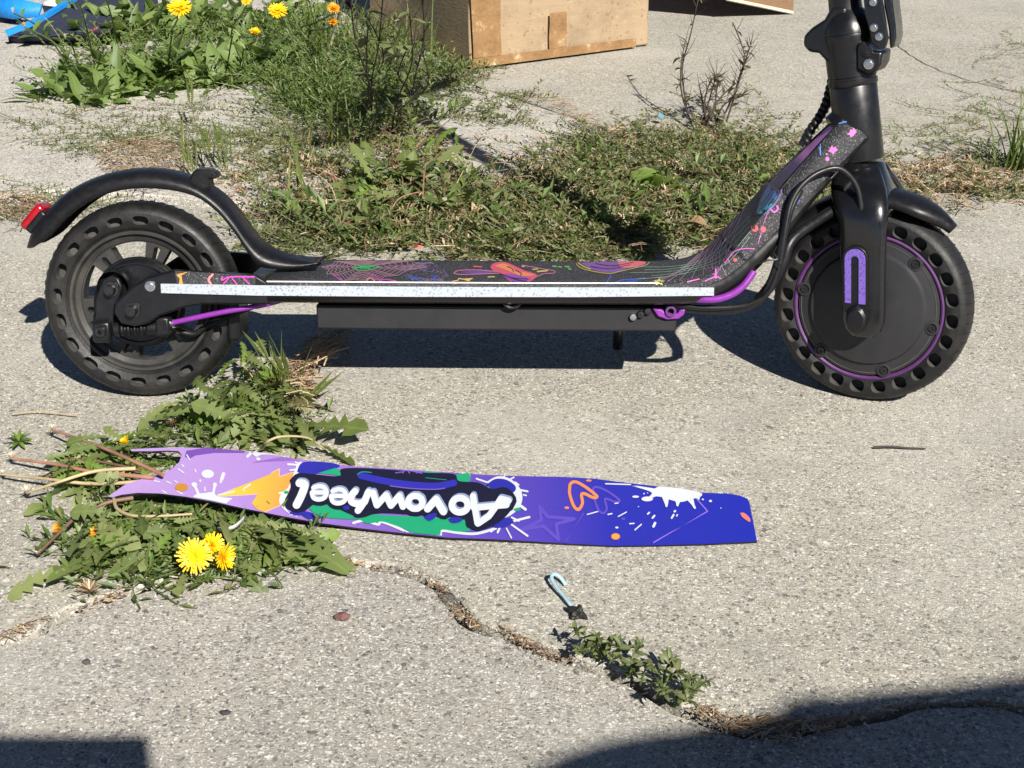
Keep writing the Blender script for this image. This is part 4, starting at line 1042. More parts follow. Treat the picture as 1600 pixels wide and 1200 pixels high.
# ------------------------------------------------------------------ plants
def leaf_geo(kind, L_, W_, curl, fold=.25, rng=rnd, twist=0):
    """a blade with a midrib: columns left edge, mid, right edge; grows along +y from the origin, arching by curl"""
    if kind == 'dandelion':
        n = 15
        prof = []
        for i in range(n + 1):
            t = i / n
            env = (.10 + .9 * min(1, t / .62) ** 1.1) * (1 if t < .72 else max(0, 1 - ((t - .72) / .28) ** 2.0))
            tooth = 1.0 if (i % 2 == 0 or t > .84) else .30
            prof.append((t, env * tooth * (1 + rng.uniform(-.12, .12))))
    elif kind == 'lance':
        n = 9
        prof = [(i / n, max(.04, math.sin(math.pi * min(1, (i / n) ** .8)) ** .8) * (1 + rng.uniform(-.1, .1))) for i in range(n + 1)]
        prof[-1] = (1, 0)
    elif kind == 'oval':
        n = 6
        prof = [(i / n, math.sin(math.pi * (i / n) ** .9) ** .7 if 0 < i < n else .03) for i in range(n + 1)]
    else:
        n = 7
        prof = [(i / n, 1 - .9 * (i / n) ** 1.6) for i in range(n + 1)]
    V, F, mid = [], [], []
    y = z = 0; a = 0
    ds = L_ / (len(prof) - 1)
    for i, (t, w) in enumerate(prof):
        hw = w * W_ / 2
        wob = rng.uniform(-.06, .06) * W_
        back = (-.10 * L_ if kind == 'dandelion' and i % 2 == 0 and .1 < t < .82 else 0)
        tw = twist * t
        for s in (-1, 0, 1):
            lift = abs(s) * hw * fold + (wob if s else 0)
            x = s * hw * math.cos(tw)
            V.append((x, y + back * abs(s) * math.cos(a) * .5, z + lift * math.cos(a) + s * hw * math.sin(tw)))
            mid.append(1.0 - abs(s))
        a = curl * t
        y += ds * math.cos(a); z += -ds * math.sin(a)
    for i in range(len(prof) - 1):
        for q in (0, 1): F.append((i * 3 + q, i * 3 + q + 1, i * 3 + q + 4, i * 3 + q + 3))
    return V, F, mid
LEAVES = {}
def variants(kind, mat, n=9):
    k = (kind, mat)
    if k not in LEAVES:
        L = []
        r2 = random.Random(hash_(kind + mat))
        for i in range(n):
            ratio = {'dandelion': .31, 'lance': .27, 'oval': .46, 'blade': .03}[kind] * r2.uniform(.8, 1.25)
            v, f, m = leaf_geo(kind, 1.0, ratio, r2.uniform(.3, 1.2), r2.uniform(.1, .6), r2, r2.uniform(-1.0, 1.0))
            L.append(mesh_of('leaf', v, f, MAT[mat], 180, m))
        LEAVES[k] = L
    return LEAVES[k]
def hash_(s): return sum((i + 1) * ord(c) for i, c in enumerate(s))
def put_leaf(parent, pos, az, pitch, length, kind, mat, roll=0, name='leaf'):
    me = rnd.choice(variants(kind, mat))
    m = Matrix.Translation(pos) @ Matrix.Rotation(az, 4, 'Z') @ Matrix.Rotation(pitch, 4, 'X') @ Matrix.Rotation(roll, 4, 'Y') @ Matrix.Scale(length, 4)
    return link(name, me, parent, m)
def flower_geo(r, n=(34, 26, 18), open_=.25):
    V, F = [], []
    for k, c in enumerate(n):
        rr = r * (1 - .24 * k); base = R(4 + 20 * k) + open_
        for i in range(c):
            a = 2 * math.pi * (i + .5 * k) / c + rnd.uniform(-.07, .07); el = base + rnd.uniform(-.14, .14)
            l = rr * rnd.uniform(.85, 1.08); w = r * .055
            ca, sa = math.cos(a), math.sin(a)
            for t, ww, dz in ((.06, .5, 0), (.6, 1, .0), (1, .8, -.05 * r)):
                x = l * t * math.cos(el); z = l * t * math.sin(el) + dz + .05 * r * k
                V += [(x * ca - w * ww * sa, x * sa + w * ww * ca, z), (x * ca + w * ww * sa, x * sa - w * ww * ca, z)]
            b = len(V) - 6
            F += [(b, b + 1, b + 3, b + 2), (b + 2, b + 3, b + 5, b + 4)]
    return V, F
def bract_geo(r):
    v, f = lathe([(.001, -.55 * r), (.30 * r, -.5 * r), (.40 * r, -.2 * r), (.34 * r, 0), (.05 * r, .06 * r)], 10)
    return [(x, z, y) for x, y, z in v], f
def flower(parent, pos, r, normal, mat='petal', open_=.15, name='flower_head'):
    q = Vector(normal).normalized().to_track_quat('Z', 'Y').to_matrix().to_4x4()
    m = Matrix.Translation(pos) @ q
    o = obj(name, flower_geo(r, open_=open_), MAT[mat], parent, smooth=None, mw=m)
    obj('bract', bract_geo(r), MAT['bract'], o, smooth=60)
    return o
def stem(parent, pts, r, mat, name='stem', taper=.6, n=7):
    return obj(name, tube(smooth_path(pts, 5), lambda t: r * (1 - (1 - taper) * t), n), MAT[mat], parent, smooth=70)
def rel(p, base): return Vector(p) - Vector(base)
def plant(name, label, cat, px, py, group=None):
    b = G(px, py); o = empty(name, b); tag(o, label, cat, group); return o, b
def rosette(o, n, lmin, lmax, kind, mat, az=(0, 2 * math.pi), pit=(5, 60), spread=.02):
    for i in range(n):
        a = rnd.uniform(*az); p = R(rnd.uniform(*pit))
        put_leaf(o, (rnd.uniform(-spread, spread), rnd.uniform(-spread, spread), rnd.uniform(.0, .01)), a - math.pi / 2, p, rnd.uniform(lmin, lmax), kind, mat, rnd.uniform(-.6, .6))

# dandelions pushing out of the joint in front of the rear wheel, the mat laid over them
def flatleaf(o, b, px, py, ang, length, h, kind='dandelion', mat='leaf', pitch=None):
    p = G(px, py, h) - b
    put_leaf(o, p, ang - math.pi / 2, R(rnd.uniform(-4, 22)) if pitch is None else pitch, length, kind, mat, rnd.uniform(-.5, .5))
def inpoly(x, y, P):
    c = False
    for i in range(len(P)):
        (x1, y1), (x2, y2) = P[i - 1], P[i]
        if (y1 > y) != (y2 > y) and x < (x2 - x1) * (y - y1) / (y2 - y1) + x1: c = not c
    return c
def px_right(q): return toph(q)[0] > 380
def toph(p):
    d = Vector(p) - CP; z = d.dot(FW)
    return 800 + FPX * d.dot(RT) / z, 600 - FPX * d.dot(UPV) / z
def scatter_leaves(o, b, poly, n, lmin, lmax, hmax, centre, kind='dandelion', mat='leaf', spreadang=.9):
    k = 0
    xs = [p[0] for p in poly]; ys = [p[1] for p in poly]
    c = G(*centre)
    while k < n:
        x, y = rnd.uniform(min(xs), max(xs)), rnd.uniform(min(ys), max(ys))
        if not inpoly(x, y, poly): continue
        w = G(x, y); d = w - c
        ang = math.atan2(d.y, d.x) + rnd.uniform(-spreadang, spreadang)
        L_ = rnd.uniform(lmin, lmax)
        h = rnd.uniform(.002, hmax)
        q = w - Vector((math.cos(ang), math.sin(ang), 0)) * L_ * .55
        q.z = h
        pit, rol = rnd.uniform(-12, 30), rnd.uniform(-1.1, 1.1)
        dv = Vector((math.cos(ang), math.sin(ang), .25)) * L_
        if any(inpoly(*toph(q + dv * t + Vector((0, 0, z_))), mat_px) for t in (0, .25, .5, .75, 1.0) for z_ in (0, .012)):
            if px_right(q): continue
            q.z = rnd.uniform(.002, .006); pit, rol = rnd.uniform(-5, 1), rnd.uniform(-.15, .15)
        put_leaf(o, q - b, ang - math.pi / 2, R(pit), L_, kind, mat if rnd.random() < .85 else 'leaf_light', rol)
        k += 1
d1, b1 = plant('dandelion_plant', 'toothed dandelion leaves in the joint above the purple mat, beside the rear tyre', 'dandelion', 420, 660)
scatter_leaves(d1, b1, [(235, 690), (260, 662), (330, 655), (340, 600), (400, 590), (440, 605), (470, 640), (478, 665), (500, 690), (470, 712), (380, 698), (280, 694)], 170, .025, .070, .036, (400, 680))
scatter_leaves(d1, b1, [(310, 598), (345, 590), (350, 606), (320, 610)], 5, .025, .04, .012, (360, 605))
for px, py, a, l in ((480, 668, -.5, .10), (500, 690, -.5, .07), (455, 640, .5, .08), (430, 618, 1.1, .07)): flatleaf(d1, b1, px - 22, py, a, l, .012)
stem(d1, [G(410, 700, .01) - b1, G(418, 690, .03) - b1, G(440, 682, .035) - b1, G(480, 684, .03) - b1, G(505, 700, .012) - b1], .0016, 'stem_tan')
stem(d1, [G(365, 655, .0) - b1, G(367, 630, .03) - b1, G(366, 612, .05) - b1], .003, 'stem_green')
obj('bud', xf(flower_geo(.010, open_=.9), Matrix.Translation(G(268, 668, .02) - b1)), MAT['stem_brown'], d1, smooth=None)
obj('bud', xf(flower_geo(.009, open_=.6), Matrix.Translation(G(255, 690, .02) - b1)), MAT['grass'], d1, smooth=None)
flower(d1, G(200, 694, .022) - b1, .010, (-.3, -.2, .6), 'petal', .9)

d2, b2 = plant('dandelion_plant', 'flattened dandelion with one big open yellow flower, spread below the purple mat', 'dandelion', 280, 830)
scatter_leaves(d2, b2, [(170, 785), (250, 775), (330, 790), (400, 806), (400, 850), (380, 880), (330, 895), (270, 905), (210, 905), (150, 900), (120, 890), (120, 850), (140, 810)], 290, .025, .065, .036, (290, 800))
for px, py, a, l in ((100, 900, 3.7, .075), (120, 890, 4.1, .055), (85, 845, 3.3, .05), (265, 895, -1.6, .045), (140, 880, 3.6, .06)): flatleaf(d2, b2, px + 28, py - 8, a, l, .010)
flower(d2, G(304, 868, .036) - b2, .0168, (.1, -.85, .55), 'petal', .0)
stem(d2, [G(280, 815, .015) - b2, G(300, 840, .03) - b2, G(305, 868, .034) - b2], .0018, 'stem_green')
d3, b3 = plant('dandelion_plant', 'dandelion with two half open yellow flowers side by side, under the edge of the mat', 'dandelion', 420, 830)
scatter_leaves(d3, b3, [(370, 800), (440, 812), (480, 820), (520, 862), (480, 880), (430, 882), (400, 868), (360, 850)], 150, .025, .062, .024, (380, 815))
for px, py, a, l in ((470, 860, -.55, .085), (495, 868, -.35, .065), (405, 892, -.9, .05), (390, 885, -.6, .04)): flatleaf(d3, b3, px - 35, py - 8, a, l, .012)
flower(d3, G(330, 852, .034) - b3, .013, (.5, -.5, .5), 'petal', .45)
flower(d3, G(346, 870, .030) - b3, .014, (.8, -.55, .25), 'petal', .45)
d4, b4 = plant('dandelion_plant', 'dandelion at the notched end of the mat with long pink stems reaching left', 'dandelion', 215, 742)
scatter_leaves(d4, b4, [(110, 735), (180, 705), (275, 705), (282, 725), (240, 742), (190, 756), (170, 775), (110, 790), (90, 760)], 140, .022, .055, .026, (240, 730))
def drystem(pts, r, mat, end=None):
    P = [G(x, y, h) - b4 for x, y, h in pts]
    stem(d4, P, r, mat)
    if end:
        obj('seed_head', xf(flower_geo(end, n=(16, 12), open_=.7), Matrix.Translation(P[-1])), MAT['fluff'], d4, smooth=None)
drystem([(255, 742, .036), (180, 708, .034), (130, 688, .026), (82, 672, .016)], .0022, 'stem_pink', .008)
drystem([(240, 746, .030), (150, 738, .028), (90, 726, .022), (18, 716, .014)], .0024, 'stem_pink', .008)
drystem([(250, 750, .024), (150, 756, .022), (70, 748, .018), (4, 741, .012)], .0022, 'stem_tan', .006)
drystem([(212, 732, .034), (150, 736, .034), (95, 752, .028), (42, 770, .016)], .0022, 'stem_tan', .009)
drystem([(208, 778, .026), (165, 786, .026), (120, 808, .022), (90, 835, .018), (58, 866, .012)], .0024, 'stem_brown', .006)
drystem([(178, 780, .026), (184, 796, .030), (210, 806, .034), (255, 806, .034), (300, 803, .032)], .0020, 'stem_tan')
drystem([(210, 728, .012), (150, 742, .012), (60, 744, .01)], .0016, 'stem_brown')
drystem([(220, 735, .030), (160, 722, .028), (100, 716, .02)], .0018, 'stem_brown')
flower(d4, G(154, 832, .022) - b4, .0085, (-.2, -.6, .6), 'petal_orange', .7)
flower(d4, G(96, 826, .020) - b4, .0085, (-.5, -.4, .4), 'petal_orange', .8)
for px, py, s_ in ((30, 692, .016), (140, 925, .010)):
    o = empty('plucked_bud' if px < 100 else 'seed_clump', G(px, py, .006))
    if px < 100:
        tag(o, 'small spiky green bud lying alone on the bare concrete by the left edge', 'bud')
        for i in range(14): put_leaf(o, (0, 0, .001), rnd.uniform(0, 6.28), R(rnd.uniform(5, 75)), .017, 'lance', 'leaf_light', 0, 'bract')
    else:
        tag(o, 'tuft of rusty brown dry fluff on the slab edge at lower left', 'fluff')
        obj('fluff', flower_geo(.014, n=(20, 16), open_=.5), MAT['straw'], o, smooth=None)
o = empty('fallen_leaf', G(0, 890, .004)); tag(o, 'single torn green leaf lying at the far left edge below the stems', 'leaf')
put_leaf(o, (-.02, 0, 0), R(-80), .1, .03, 'oval', 'leaf')
o = empty('fallen_leaf', G(60, 790, .004)); tag(o, 'two curled green leaf scraps left of the brown bent stem', 'leaf')
put_leaf(o, (.01, .0, 0), R(140), .2, .028, 'oval', 'leaf'); put_leaf(o, (0.012, .004, 0), R(60), .4, .022, 'oval', 'leaf')

# grass and dry tuft by the joint
def blades(n, spread, lmin, lmax, lean_=(0, .5), width=.0022, seed=1, az=None):
    r2 = random.Random(seed); V, F = [], []
    for i in range(n):
        x, y = r2.gauss(0, spread), r2.gauss(0, spread * .6); a = r2.uniform(0, 6.28) if az is None else r2.gauss(az, .7); L_ = r2.uniform(lmin, lmax); le = r2.uniform(*lean_); w = width * r2.uniform(.6, 1.2)
        p = Vector((x, y, 0)); th = r2.uniform(.0, .25) + le * .3; b = len(V); S = 6
        side = Vector((-math.sin(a + r2.uniform(-1, 1)), math.cos(a), 0)).normalized()
        for k in range(S + 1):
            t = k / S
            ww = w * (1 - t ** 1.5) + .0002
            V += [p + side * ww / 2, p - side * ww / 2]
            th2 = th + le * t * 1.6
            p = p + Vector((math.cos(a) * math.sin(th2), math.sin(a) * math.sin(th2), math.cos(th2))) * (L_ / S)
        for k in range(S): F.append((b + 2 * k, b + 2 * k + 1, b + 2 * k + 3, b + 2 * k + 2))
    return V, F
def ear(p0, p1, r, n=10):
    """barley-like ear of overlapping grains with bristles"""
    parts = []; p0, p1 = Vector(p0), Vector(p1); d = p1 - p0
    for i in range(n):
        c = p0 + d * (i / n)
        for s in (-1, 1):
            q = c + Vector((s * r * .5, 0, 0))
            parts.append(tube([q, q + d.normalized() * .006 + Vector((s * r * .7, rnd.uniform(-r, r) * .5, 0)), q + d.normalized() * .022 + Vector((s * r * 1.5, 0, 0))], lambda t: r * .42 * (1 - t) + .00015, 4))
    return join(*parts)
def grass(label, px, py, n, spread, lmin, lmax, lean_=(0, .5), width=.0022, seed=1, ears=(), dry=0, az=None, cat='grass tuft'):
    o, b = plant('grass_tuft', label, cat, px, py)
    q = obj('blades', blades(n, spread, lmin, lmax, lean_, width, seed, az), MAT['grass'], o, smooth=None)
    if dry: obj('dry_blades', blades(dry, spread * 1.3, lmin * .4, lmax * .6, (.3, 1.3), width * .8, seed + 9), MAT['straw'], o, smooth=None)
    for (x0, y0, h0, x1, y1, h1) in ears:
        e0_, e1__ = G(x0, y0, h0) - b, G(x1, y1, h1) - b
        # keep the ear above its own foot point
        obj('seed_ear', ear(e0_, e1__, .0032), MAT['grass'], o, smooth=None)
        stem(o, [(0, 0, 0), (e0_ * .5) + Vector((0, 0, .01)), e0_], .0009, 'stem_green')
    return o
grass('seeding grass clump with a tan dry base in the joint by the rear wheel', 440, 615, 26, .008, .04, .085, (0, .5), .0022, 3, ears=((415, 556, .085, 404, 540, .098), (447, 585, .05, 438, 560, .075), (485, 620, .02, 512, 595, .04)), dry=70)
grass('bright grass tuft at the right edge beyond the front wheel', 1592, 268, 60, .018, .08, .17, (0, .6), .004, 4)
grass('two long pale grass blades arching behind the rear mudguard', 470, 318, 7, .008, .12, .19, (.2, .7), .005, 5, az=2.7)
grass('barley grass with drooping bristly ears just above the rear mudguard hook', 318, 262, 14, .03, .05, .12, (0, .7), .003, 6, ears=((298, 160, .06, 296, 130, .085), (345, 235, .05, 338, 195, .08), (300, 268, .02, 290, 232, .05), (325, 240, .045, 318, 205, .07)))
grass('sparse grass blades in front of the dark dry stems', 540, 235, 26, .03, .06, .15, (0, .7), .0035, 7, dry=30)
grass('long thin arching grass blades between the yellow flowers and the dark stalks', 520, 105, 60, .05, .12, .26, (.1, .9), .0035, 10)
grass('tall wispy grass right behind the dark dry stalks by the box', 600, 120, 50, .04, .12, .28, (.1, .9), .0035, 11, dry=14)
grass('pale dry grass tuft below the bleached stalk', 492, 150, 26, .02, .05, .12, (.1, .9), .003, 12, dry=30)
grass('short grass in the joint on the far left behind the tail light', 30, 322, 10, .05, .02, .05, (.2, 1.0), .002, 8, dry=60)

# broad leaved clump at the upper left with its yellow flowers
clump = [(130, 150, 'leftmost broad leaved weed on the bare concrete edge, near the navy bag', 26, .08, .15), (205, 138, 'broad leaved weed with long low leaves left of the lone barley ear', 34, .09, .17),
         (285, 128, 'broad leaved weed right under the largest yellow flower', 36, .09, .18), (365, 122, 'broad leaved weed with upright leaves in the middle of the upper left clump', 36, .09, .18),
         (440, 118, 'broad leaved weed at the right end of the upper left clump', 30, .08, .15), (170, 62, 'back row broad leaved weed touching the navy bag', 30, .10, .18),
         (262, 55, 'back row broad leaved weed behind the largest yellow flower', 34, .10, .19), (350, 52, 'back row broad leaved weed by the small yellow flower', 34, .10, .19), (450, 48, 'back row broad leaved weed under the second round yellow flower', 30, .09, .17)]
CL = []
for px, py, lab, n, l0, l1 in clump:
    o, b = plant('broad_leaf_weed', lab, 'weed', px, py)
    rosette(o, int(n * 1.7), l0 * .42, l1 * .60, 'lance', 'leaf_broad', pit=(0, 80), spread=.09)
    rosette(o, n // 2, l0 * .32, l1 * .42, 'lance', 'leaf_light', pit=(10, 80), spread=.10)
    rosette(o, n, l0 * .5, l1 * .72, 'dandelion', 'leaf_broad', pit=(0, 70), spread=.08)
    CL.append((o, b))
def bloom(i, px, py, h, r, mat='petal', nrm=(.05, -.6, .75), op=.12):
    o, b = CL[i]; p = G(px, py, h) - b
    flower(o, p, r, nrm, mat, op)
    stem(o, [(0, 0, 0), Vector((p.x * .6, p.y * .6, p.z * .55)), p - Vector((0, 0, .008))], .0022, 'stem_green')
bloom(6, 281, 12, .20, .0245); bloom(8, 434, 17, .17, .020); bloom(7, 398, 52, .14, .013, 'petal', (.2, -.3, .8), .5); bloom(8, 521, 14, .19, .014, 'petal_orange', (.2, -.5, .7), .3); bloom(8, 520, 36, .16, .012, 'petal_orange', (.2, -.5, .7), .5); bloom(7, 385, 2, .22, .010)
# leaning budded stems in front of the bag
for px, py, h, bx_, by_, lab in ((38, 42, .17, 150, 150, 0), (118, -8, .22, 150, 110, 0), (20, 20, .19, 118, 120, 1), (160, -15, .24, 190, 100, 1), (102, 60, .12, 130, 130, 1)):
    o, b = CL[0] if bx_ < 160 else CL[1]
    p0 = G(bx_, by_, 0) - b; p1 = G(px, py, h) - b
    P = smooth_path([p0, p0.lerp(p1, .5) + Vector((0, 0, .03)), p1], 6)
    stem(o, [P[0], P[6], P[-1]], .002, 'stem_green')
    for k in range(3, len(P)):
        if k % 2 == 0: put_leaf(o, P[k], rnd.uniform(0, 6.28), R(rnd.uniform(20, 70)), rnd.uniform(.018, .035), 'lance', 'leaf_light')
    obj('bud', xf(flower_geo(.010, n=(10, 8), open_=1.1), Matrix.Translation(P[-1])), MAT['fluff' if lab else 'petal_orange'], o, smooth=None)

# dark dry stalks between the clump and the cardboard box
def stalk(o, pts, r, mat='stem_dark', twigs=0, tl_=(.02, .06), leaves=0, lm='leaf_dull', ll=(.015, .035), lk='lance'):
    P = smooth_path([Vector(p) for p in pts], 6)
    stem(o, pts, r, mat, 'stalk')
    for i in range(twigs):
        k = rnd.randrange(len(P) // 4, len(P)); a = rnd.uniform(0, 6.28); L_ = rnd.uniform(*tl_)
        d = Vector((math.cos(a) * .7, math.sin(a) * .7, rnd.uniform(.4, 1.1))).normalized() * L_
        obj('twig', tube([P[k], P[k] + d * .5 + Vector((0, 0, -.002)), P[k] + d], lambda t: r * .45 * (1 - t * .6), 5), MAT[mat], o, smooth=70)
    for i in range(leaves):
        k = rnd.randrange(2, len(P))
        put_leaf(o, P[k], rnd.uniform(0, 6.28), R(rnd.uniform(-20, 60)), rnd.uniform(*ll), lk, lm, rnd.uniform(-.5, .5))
o, b = plant('dry_stalk_weed', 'tangle of dark dry stalks standing left of the cardboard box corner', 'dry weed', 610, 205)
for x0, y0, x1, y1, h in ((560, 215, 545, -40, .36), (585, 205, 600, -30, .36), (610, 215, 640, 20, .30), (635, 200, 655, -40, .33), (600, 195, 570, 20, .27), (570, 230, 575, 40, .28), (625, 225, 660, 80, .2), (645, 190, 640, 70, .2)):
    p0 = G(x0, y0, 0) - b; p1 = G(x1, y1, h) - b
    stalk(o, [p0, p0.lerp(p1, .3) + Vector((rnd.uniform(-.025, .025), 0, .01)), p0.lerp(p1, .65) + Vector((rnd.uniform(-.025, .025), 0, .0)), p1], .0017, 'stem_dark', 10, (.03, .09), 10, 'leaf_dull', (.02, .05))
p0 = G(505, 100, .0) - b; stem(o, [G(508, 105, .02) - b, G(522, 50, .10) - b, G(537, -5, .19) - b], .003, 'fluff', 'bleached_stalk', .8)
o, b = plant('dry_stalk_weed', 'dead brown weed with bare upright twigs between the box and the scooter stem', 'dry weed', 1105, 205)
for pts in ([(1085, 205, 0), (1066, 150, .05), (1064, 105, .10), (1070, 68, .14)], [(1075, 180, .02), (1066, 110, .09), (1080, 50, .16), (1095, -20, .23)], [(1120, 205, 0), (1145, 150, .05), (1156, 118, .09), (1163, 85, .13), (1145, 35, .18)], [(1135, 190, .01), (1160, 110, .10), (1174, 65, .15)], [(1110, 205, 0), (1100, 165, .04), (1112, 125, .08), (1130, 120, .09)], [(1100, 210, 0), (1120, 160, .045), (1150, 130, .08)], [(1115, 205, 0), (1130, 165, .04), (1160, 150, .06)], [(1105, 205, 0), (1098, 160, .04), (1092, 130, .07)], [(1125, 205, 0), (1118, 165, .04), (1122, 128, .08)], [(1095, 200, 0), (1110, 150, .05), (1118, 122, .075)]):
    stalk(o, [G(x, y, h) - b for x, y, h in pts], .0018, 'stem_dark', 11, (.015, .05), 16, 'leaf_brown', (.010, .026))

o, b = plant('dry_stalk_weed', 'thin pale pinkish dead stems leaning over the weeds behind the rear mudguard', 'dry weed', 600, 300)
for x0, y0, x1, y1, h in ((575, 330, 705, 185, .06), (590, 320, 625, 215, .06), (560, 330, 510, 240, .05), (620, 310, 690, 235, .05), (640, 330, 600, 200, .08), (555, 300, 640, 262, .03), (690, 330, 730, 250, .05), (660, 350, 665, 255, .06), (720, 350, 700, 290, .04), (600, 350, 655, 300, .04), (530, 345, 480, 262, .05), (760, 350, 790, 285, .04)):
    p0 = G(x0, y0, .004) - b; p1 = G(x1, y1, h) - b
    stalk(o, [p0, p0.lerp(p1, .5) + Vector((rnd.uniform(-.02, .02), rnd.uniform(-.02, .02), .012)), p1], .0012, rnd.choice(('stem_pink', 'stem_tan', 'stem_brown')), 3, (.02, .05), 3, 'leaf_dull', (.012, .025))
# leafy rosettes in the weed strip
for px, py, n, l0, l1, k, m, lab, pit in ((575, 300, 26, .05, .10, 'dandelion', 'leaf', 'toothed rosette with pale stems leaning across it, behind the mudguard', (5, 65)), (700, 335, 20, .04, .08, 'dandelion', 'leaf', 'ragged toothed rosette in the low weeds just beyond the tail end of the deck', (5, 60)), (540, 345, 22, .05, .10, 'dandelion', 'leaf', 'toothed rosette low behind the middle of the rear mudguard', (0, 40)), (640, 300, 28, .05, .10, 'dandelion', 'leaf', 'tall toothed rosette in the weeds left of the pale slab', (10, 70)),
                                 (665, 250, 16, .04, .08, 'dandelion', 'leaf_light', 'light green rosette just below the dark dry stalks', (10, 70)), (1010, 305, 22, .03, .065, 'oval', 'leaf_light', 'brightest green small leafed weed in the strip near the scooter neck', (0, 50)),
                                 (870, 345, 18, .03, .055, 'oval', 'leaf', 'round leafed weed just beyond the middle of the deck', (0, 40)), (490, 262, 14, .03, .06, 'lance', 'leaf', 'narrow leafed weed above the long grass blades', (0, 60)), (960, 330, 16, .03, .06, 'dandelion', 'leaf', 'toothed rosette in shade beyond the deck, left of the brightest weed', (0, 40)),
                                 (1080, 335, 14, .03, .05, 'oval', 'leaf_dull', 'dull leafed weed tucked against the start of the scooter neck', (0, 40)), (600, 330, 16, .04, .08, 'lance', 'leaf_light', 'upright light leaves right of the low toothed rosette', (20, 75))):
    o, b = plant('leafy_weed', lab, 'weed', px, py)
    rosette(o, n, l0, l1, k, m, pit=pit, spread=.03)
o = empty('fallen_leaf', G(1105, 352, .03)); tag(o, 'pale dry curled leaf on the weeds beside the scooter neck', 'leaf')
put_leaf(o, (0, 0, 0), R(70), .3, .045, 'oval', 'leaf_light').data = mesh_of('leaf', *leaf_geo('oval', 1, .7, .8)[:2], MAT['straw'], 180)

# low weed mat, fine weeds and straw: nobody could count them
def weed_patch(name, spots, n, slen, leafL, leafW, hmax, mat, seed, up=.25, step=.008, gap=0):
    r2 = random.Random(seed); V, F = [], []
    tot = sum(s[4] for s in spots)
    for cx, cy, rx, ry, w in spots:
        for i in range(int(n * w / tot)):
            while True:
                u, v = r2.uniform(-1, 1), r2.uniform(-1, 1)
                if u * u + v * v < 1: break
            p = G(cx + rx * u, cy + ry * v, 0.002)
            if gap and mnoise.noise(Vector((p.x * 7, p.y * 7, seed))) + .5 * mnoise.noise(Vector((p.x * 19, p.y * 19, seed))) < r2.uniform(-.75, .15) * gap: continue
            a = r2.uniform(0, 6.28); el = r2.uniform(0, up); L_ = r2.uniform(*slen)
            k = max(3, int(L_ / step)); b = len(V)
            pts = []; hm = hmax * max(.22, min(1.5, .75 + 1.5 * mnoise.noise(Vector((p.x * 5.5, p.y * 5.5, seed + 4)))))
            for j in range(k + 1):
                pts.append(p.copy())
                a += r2.uniform(-.25, .25); el = max(-.3, min(1.3, el + r2.uniform(-.14, .12)))
                p = p + Vector((math.cos(a) * math.cos(el), math.sin(a) * math.cos(el), math.sin(el))) * step
                p.z = max(.002, min(p.z, hm))
            sw = .0006
            for j, q in enumerate(pts): V += [q + Vector((0, 0, sw)), q - Vector((sw, sw, sw * .5))]
            for j in range(k): F.append((b + 2 * j, b + 2 * j + 1, b + 2 * j + 3, b + 2 * j + 2))
            for j in range(1, k + 1):
                for s in ((1, -1) if r2.random() < .65 else (r2.choice((1, -1)),)):
                    la = a + s * r2.uniform(.4, 1.5) + r2.uniform(-.4, .4); le = r2.uniform(-.1, 1.0); l = leafL * r2.uniform(.55, 1.25); w_ = leafW * r2.uniform(.6, 1.3)
                    d = Vector((math.cos(la) * math.cos(le), math.sin(la) * math.cos(le), math.sin(le)))
                    sd = Vector((-math.sin(la), math.cos(la), r2.uniform(-.7, .7))).normalized(); nn = d.cross(sd) * (w_ * .25)
                    q = pts[j]; c = len(V)
                    V += [q, q + d * l * .55 + sd * w_ / 2 + nn, q + d * l, q + d * l * .55 - sd * w_ / 2 + nn, q + d * l * .5]
                    F += [(c, c + 4, c + 1), (c + 1, c + 4, c + 2), (c + 2, c + 4, c + 3), (c + 3, c + 4, c)]
    o = obj(name, (V, F), MAT[mat], None, smooth=None)
    return o
strip = [(1050, 285, 230, 80, 5.0), (1180, 325, 120, 55, 1.4), (900, 350, 240, 58, 4.2), (700, 374, 200, 36, 1.6), (800, 300, 120, 40, .35), (640, 310, 100, 50, .7), (500, 360, 120, 40, 1.0), (1420, 275, 150, 32, .45), (1500, 305, 110, 20, .25), (1600, 250, 110, 40, .35), (560, 240, 110, 45, .8), (900, 335, 340, 110, .9), (1150, 250, 260, 85, .6), (760, 175, 90, 28, .3), (690, 130, 60, 25, .5), (1200, 230, 60, 25, .4), (440, 280, 70, 30, .25)]
tag(weed_patch('leafy_weeds', [(640, 310, 100, 50, .6), (560, 350, 130, 45, .7), (760, 365, 150, 35, .35), (1020, 300, 220, 70, .8), (900, 360, 200, 40, .6), (610, 190, 60, 50, .6)], 230, (.04, .10), .026, .0095, .06, 'fine_weed', 27, .9, .017), 'scattered larger leafed green weeds standing among the low creeping weeds', 'weeds', kind='stuff')
tag(weed_patch('withered_weeds', [(1050, 290, 250, 85, 2.0), (850, 345, 260, 60, 1.6), (640, 320, 130, 60, 1.2), (1440, 285, 170, 38, .8), (450, 300, 120, 50, .6)], 900, (.03, .09), .012, .0034, .034, 'straw', 28, .5, gap=1.3), 'withered brown weeds mixed through the green ones behind the scooter', 'weeds', kind='stuff')
tag(weed_patch('low_weeds', strip, 4300, (.03, .11), .0125, .0040, .042, 'mat_weed', 21, .55, gap=1.15), 'low creeping green weeds filling the broken joint behind the scooter', 'weeds', kind='stuff')
spotsd = [(330, 225, 190, 55, 2.6), (480, 230, 110, 45, 1.0), (150, 200, 110, 45, .9), (260, 190, 180, 30, 1.0), (60, 320, 90, 18, .4), (430, 215, 120, 30, 1.0), (1560, 150, 60, 60, .2), (1480, 200, 90, 25, .25), (1590, 80, 30, 30, .1)]
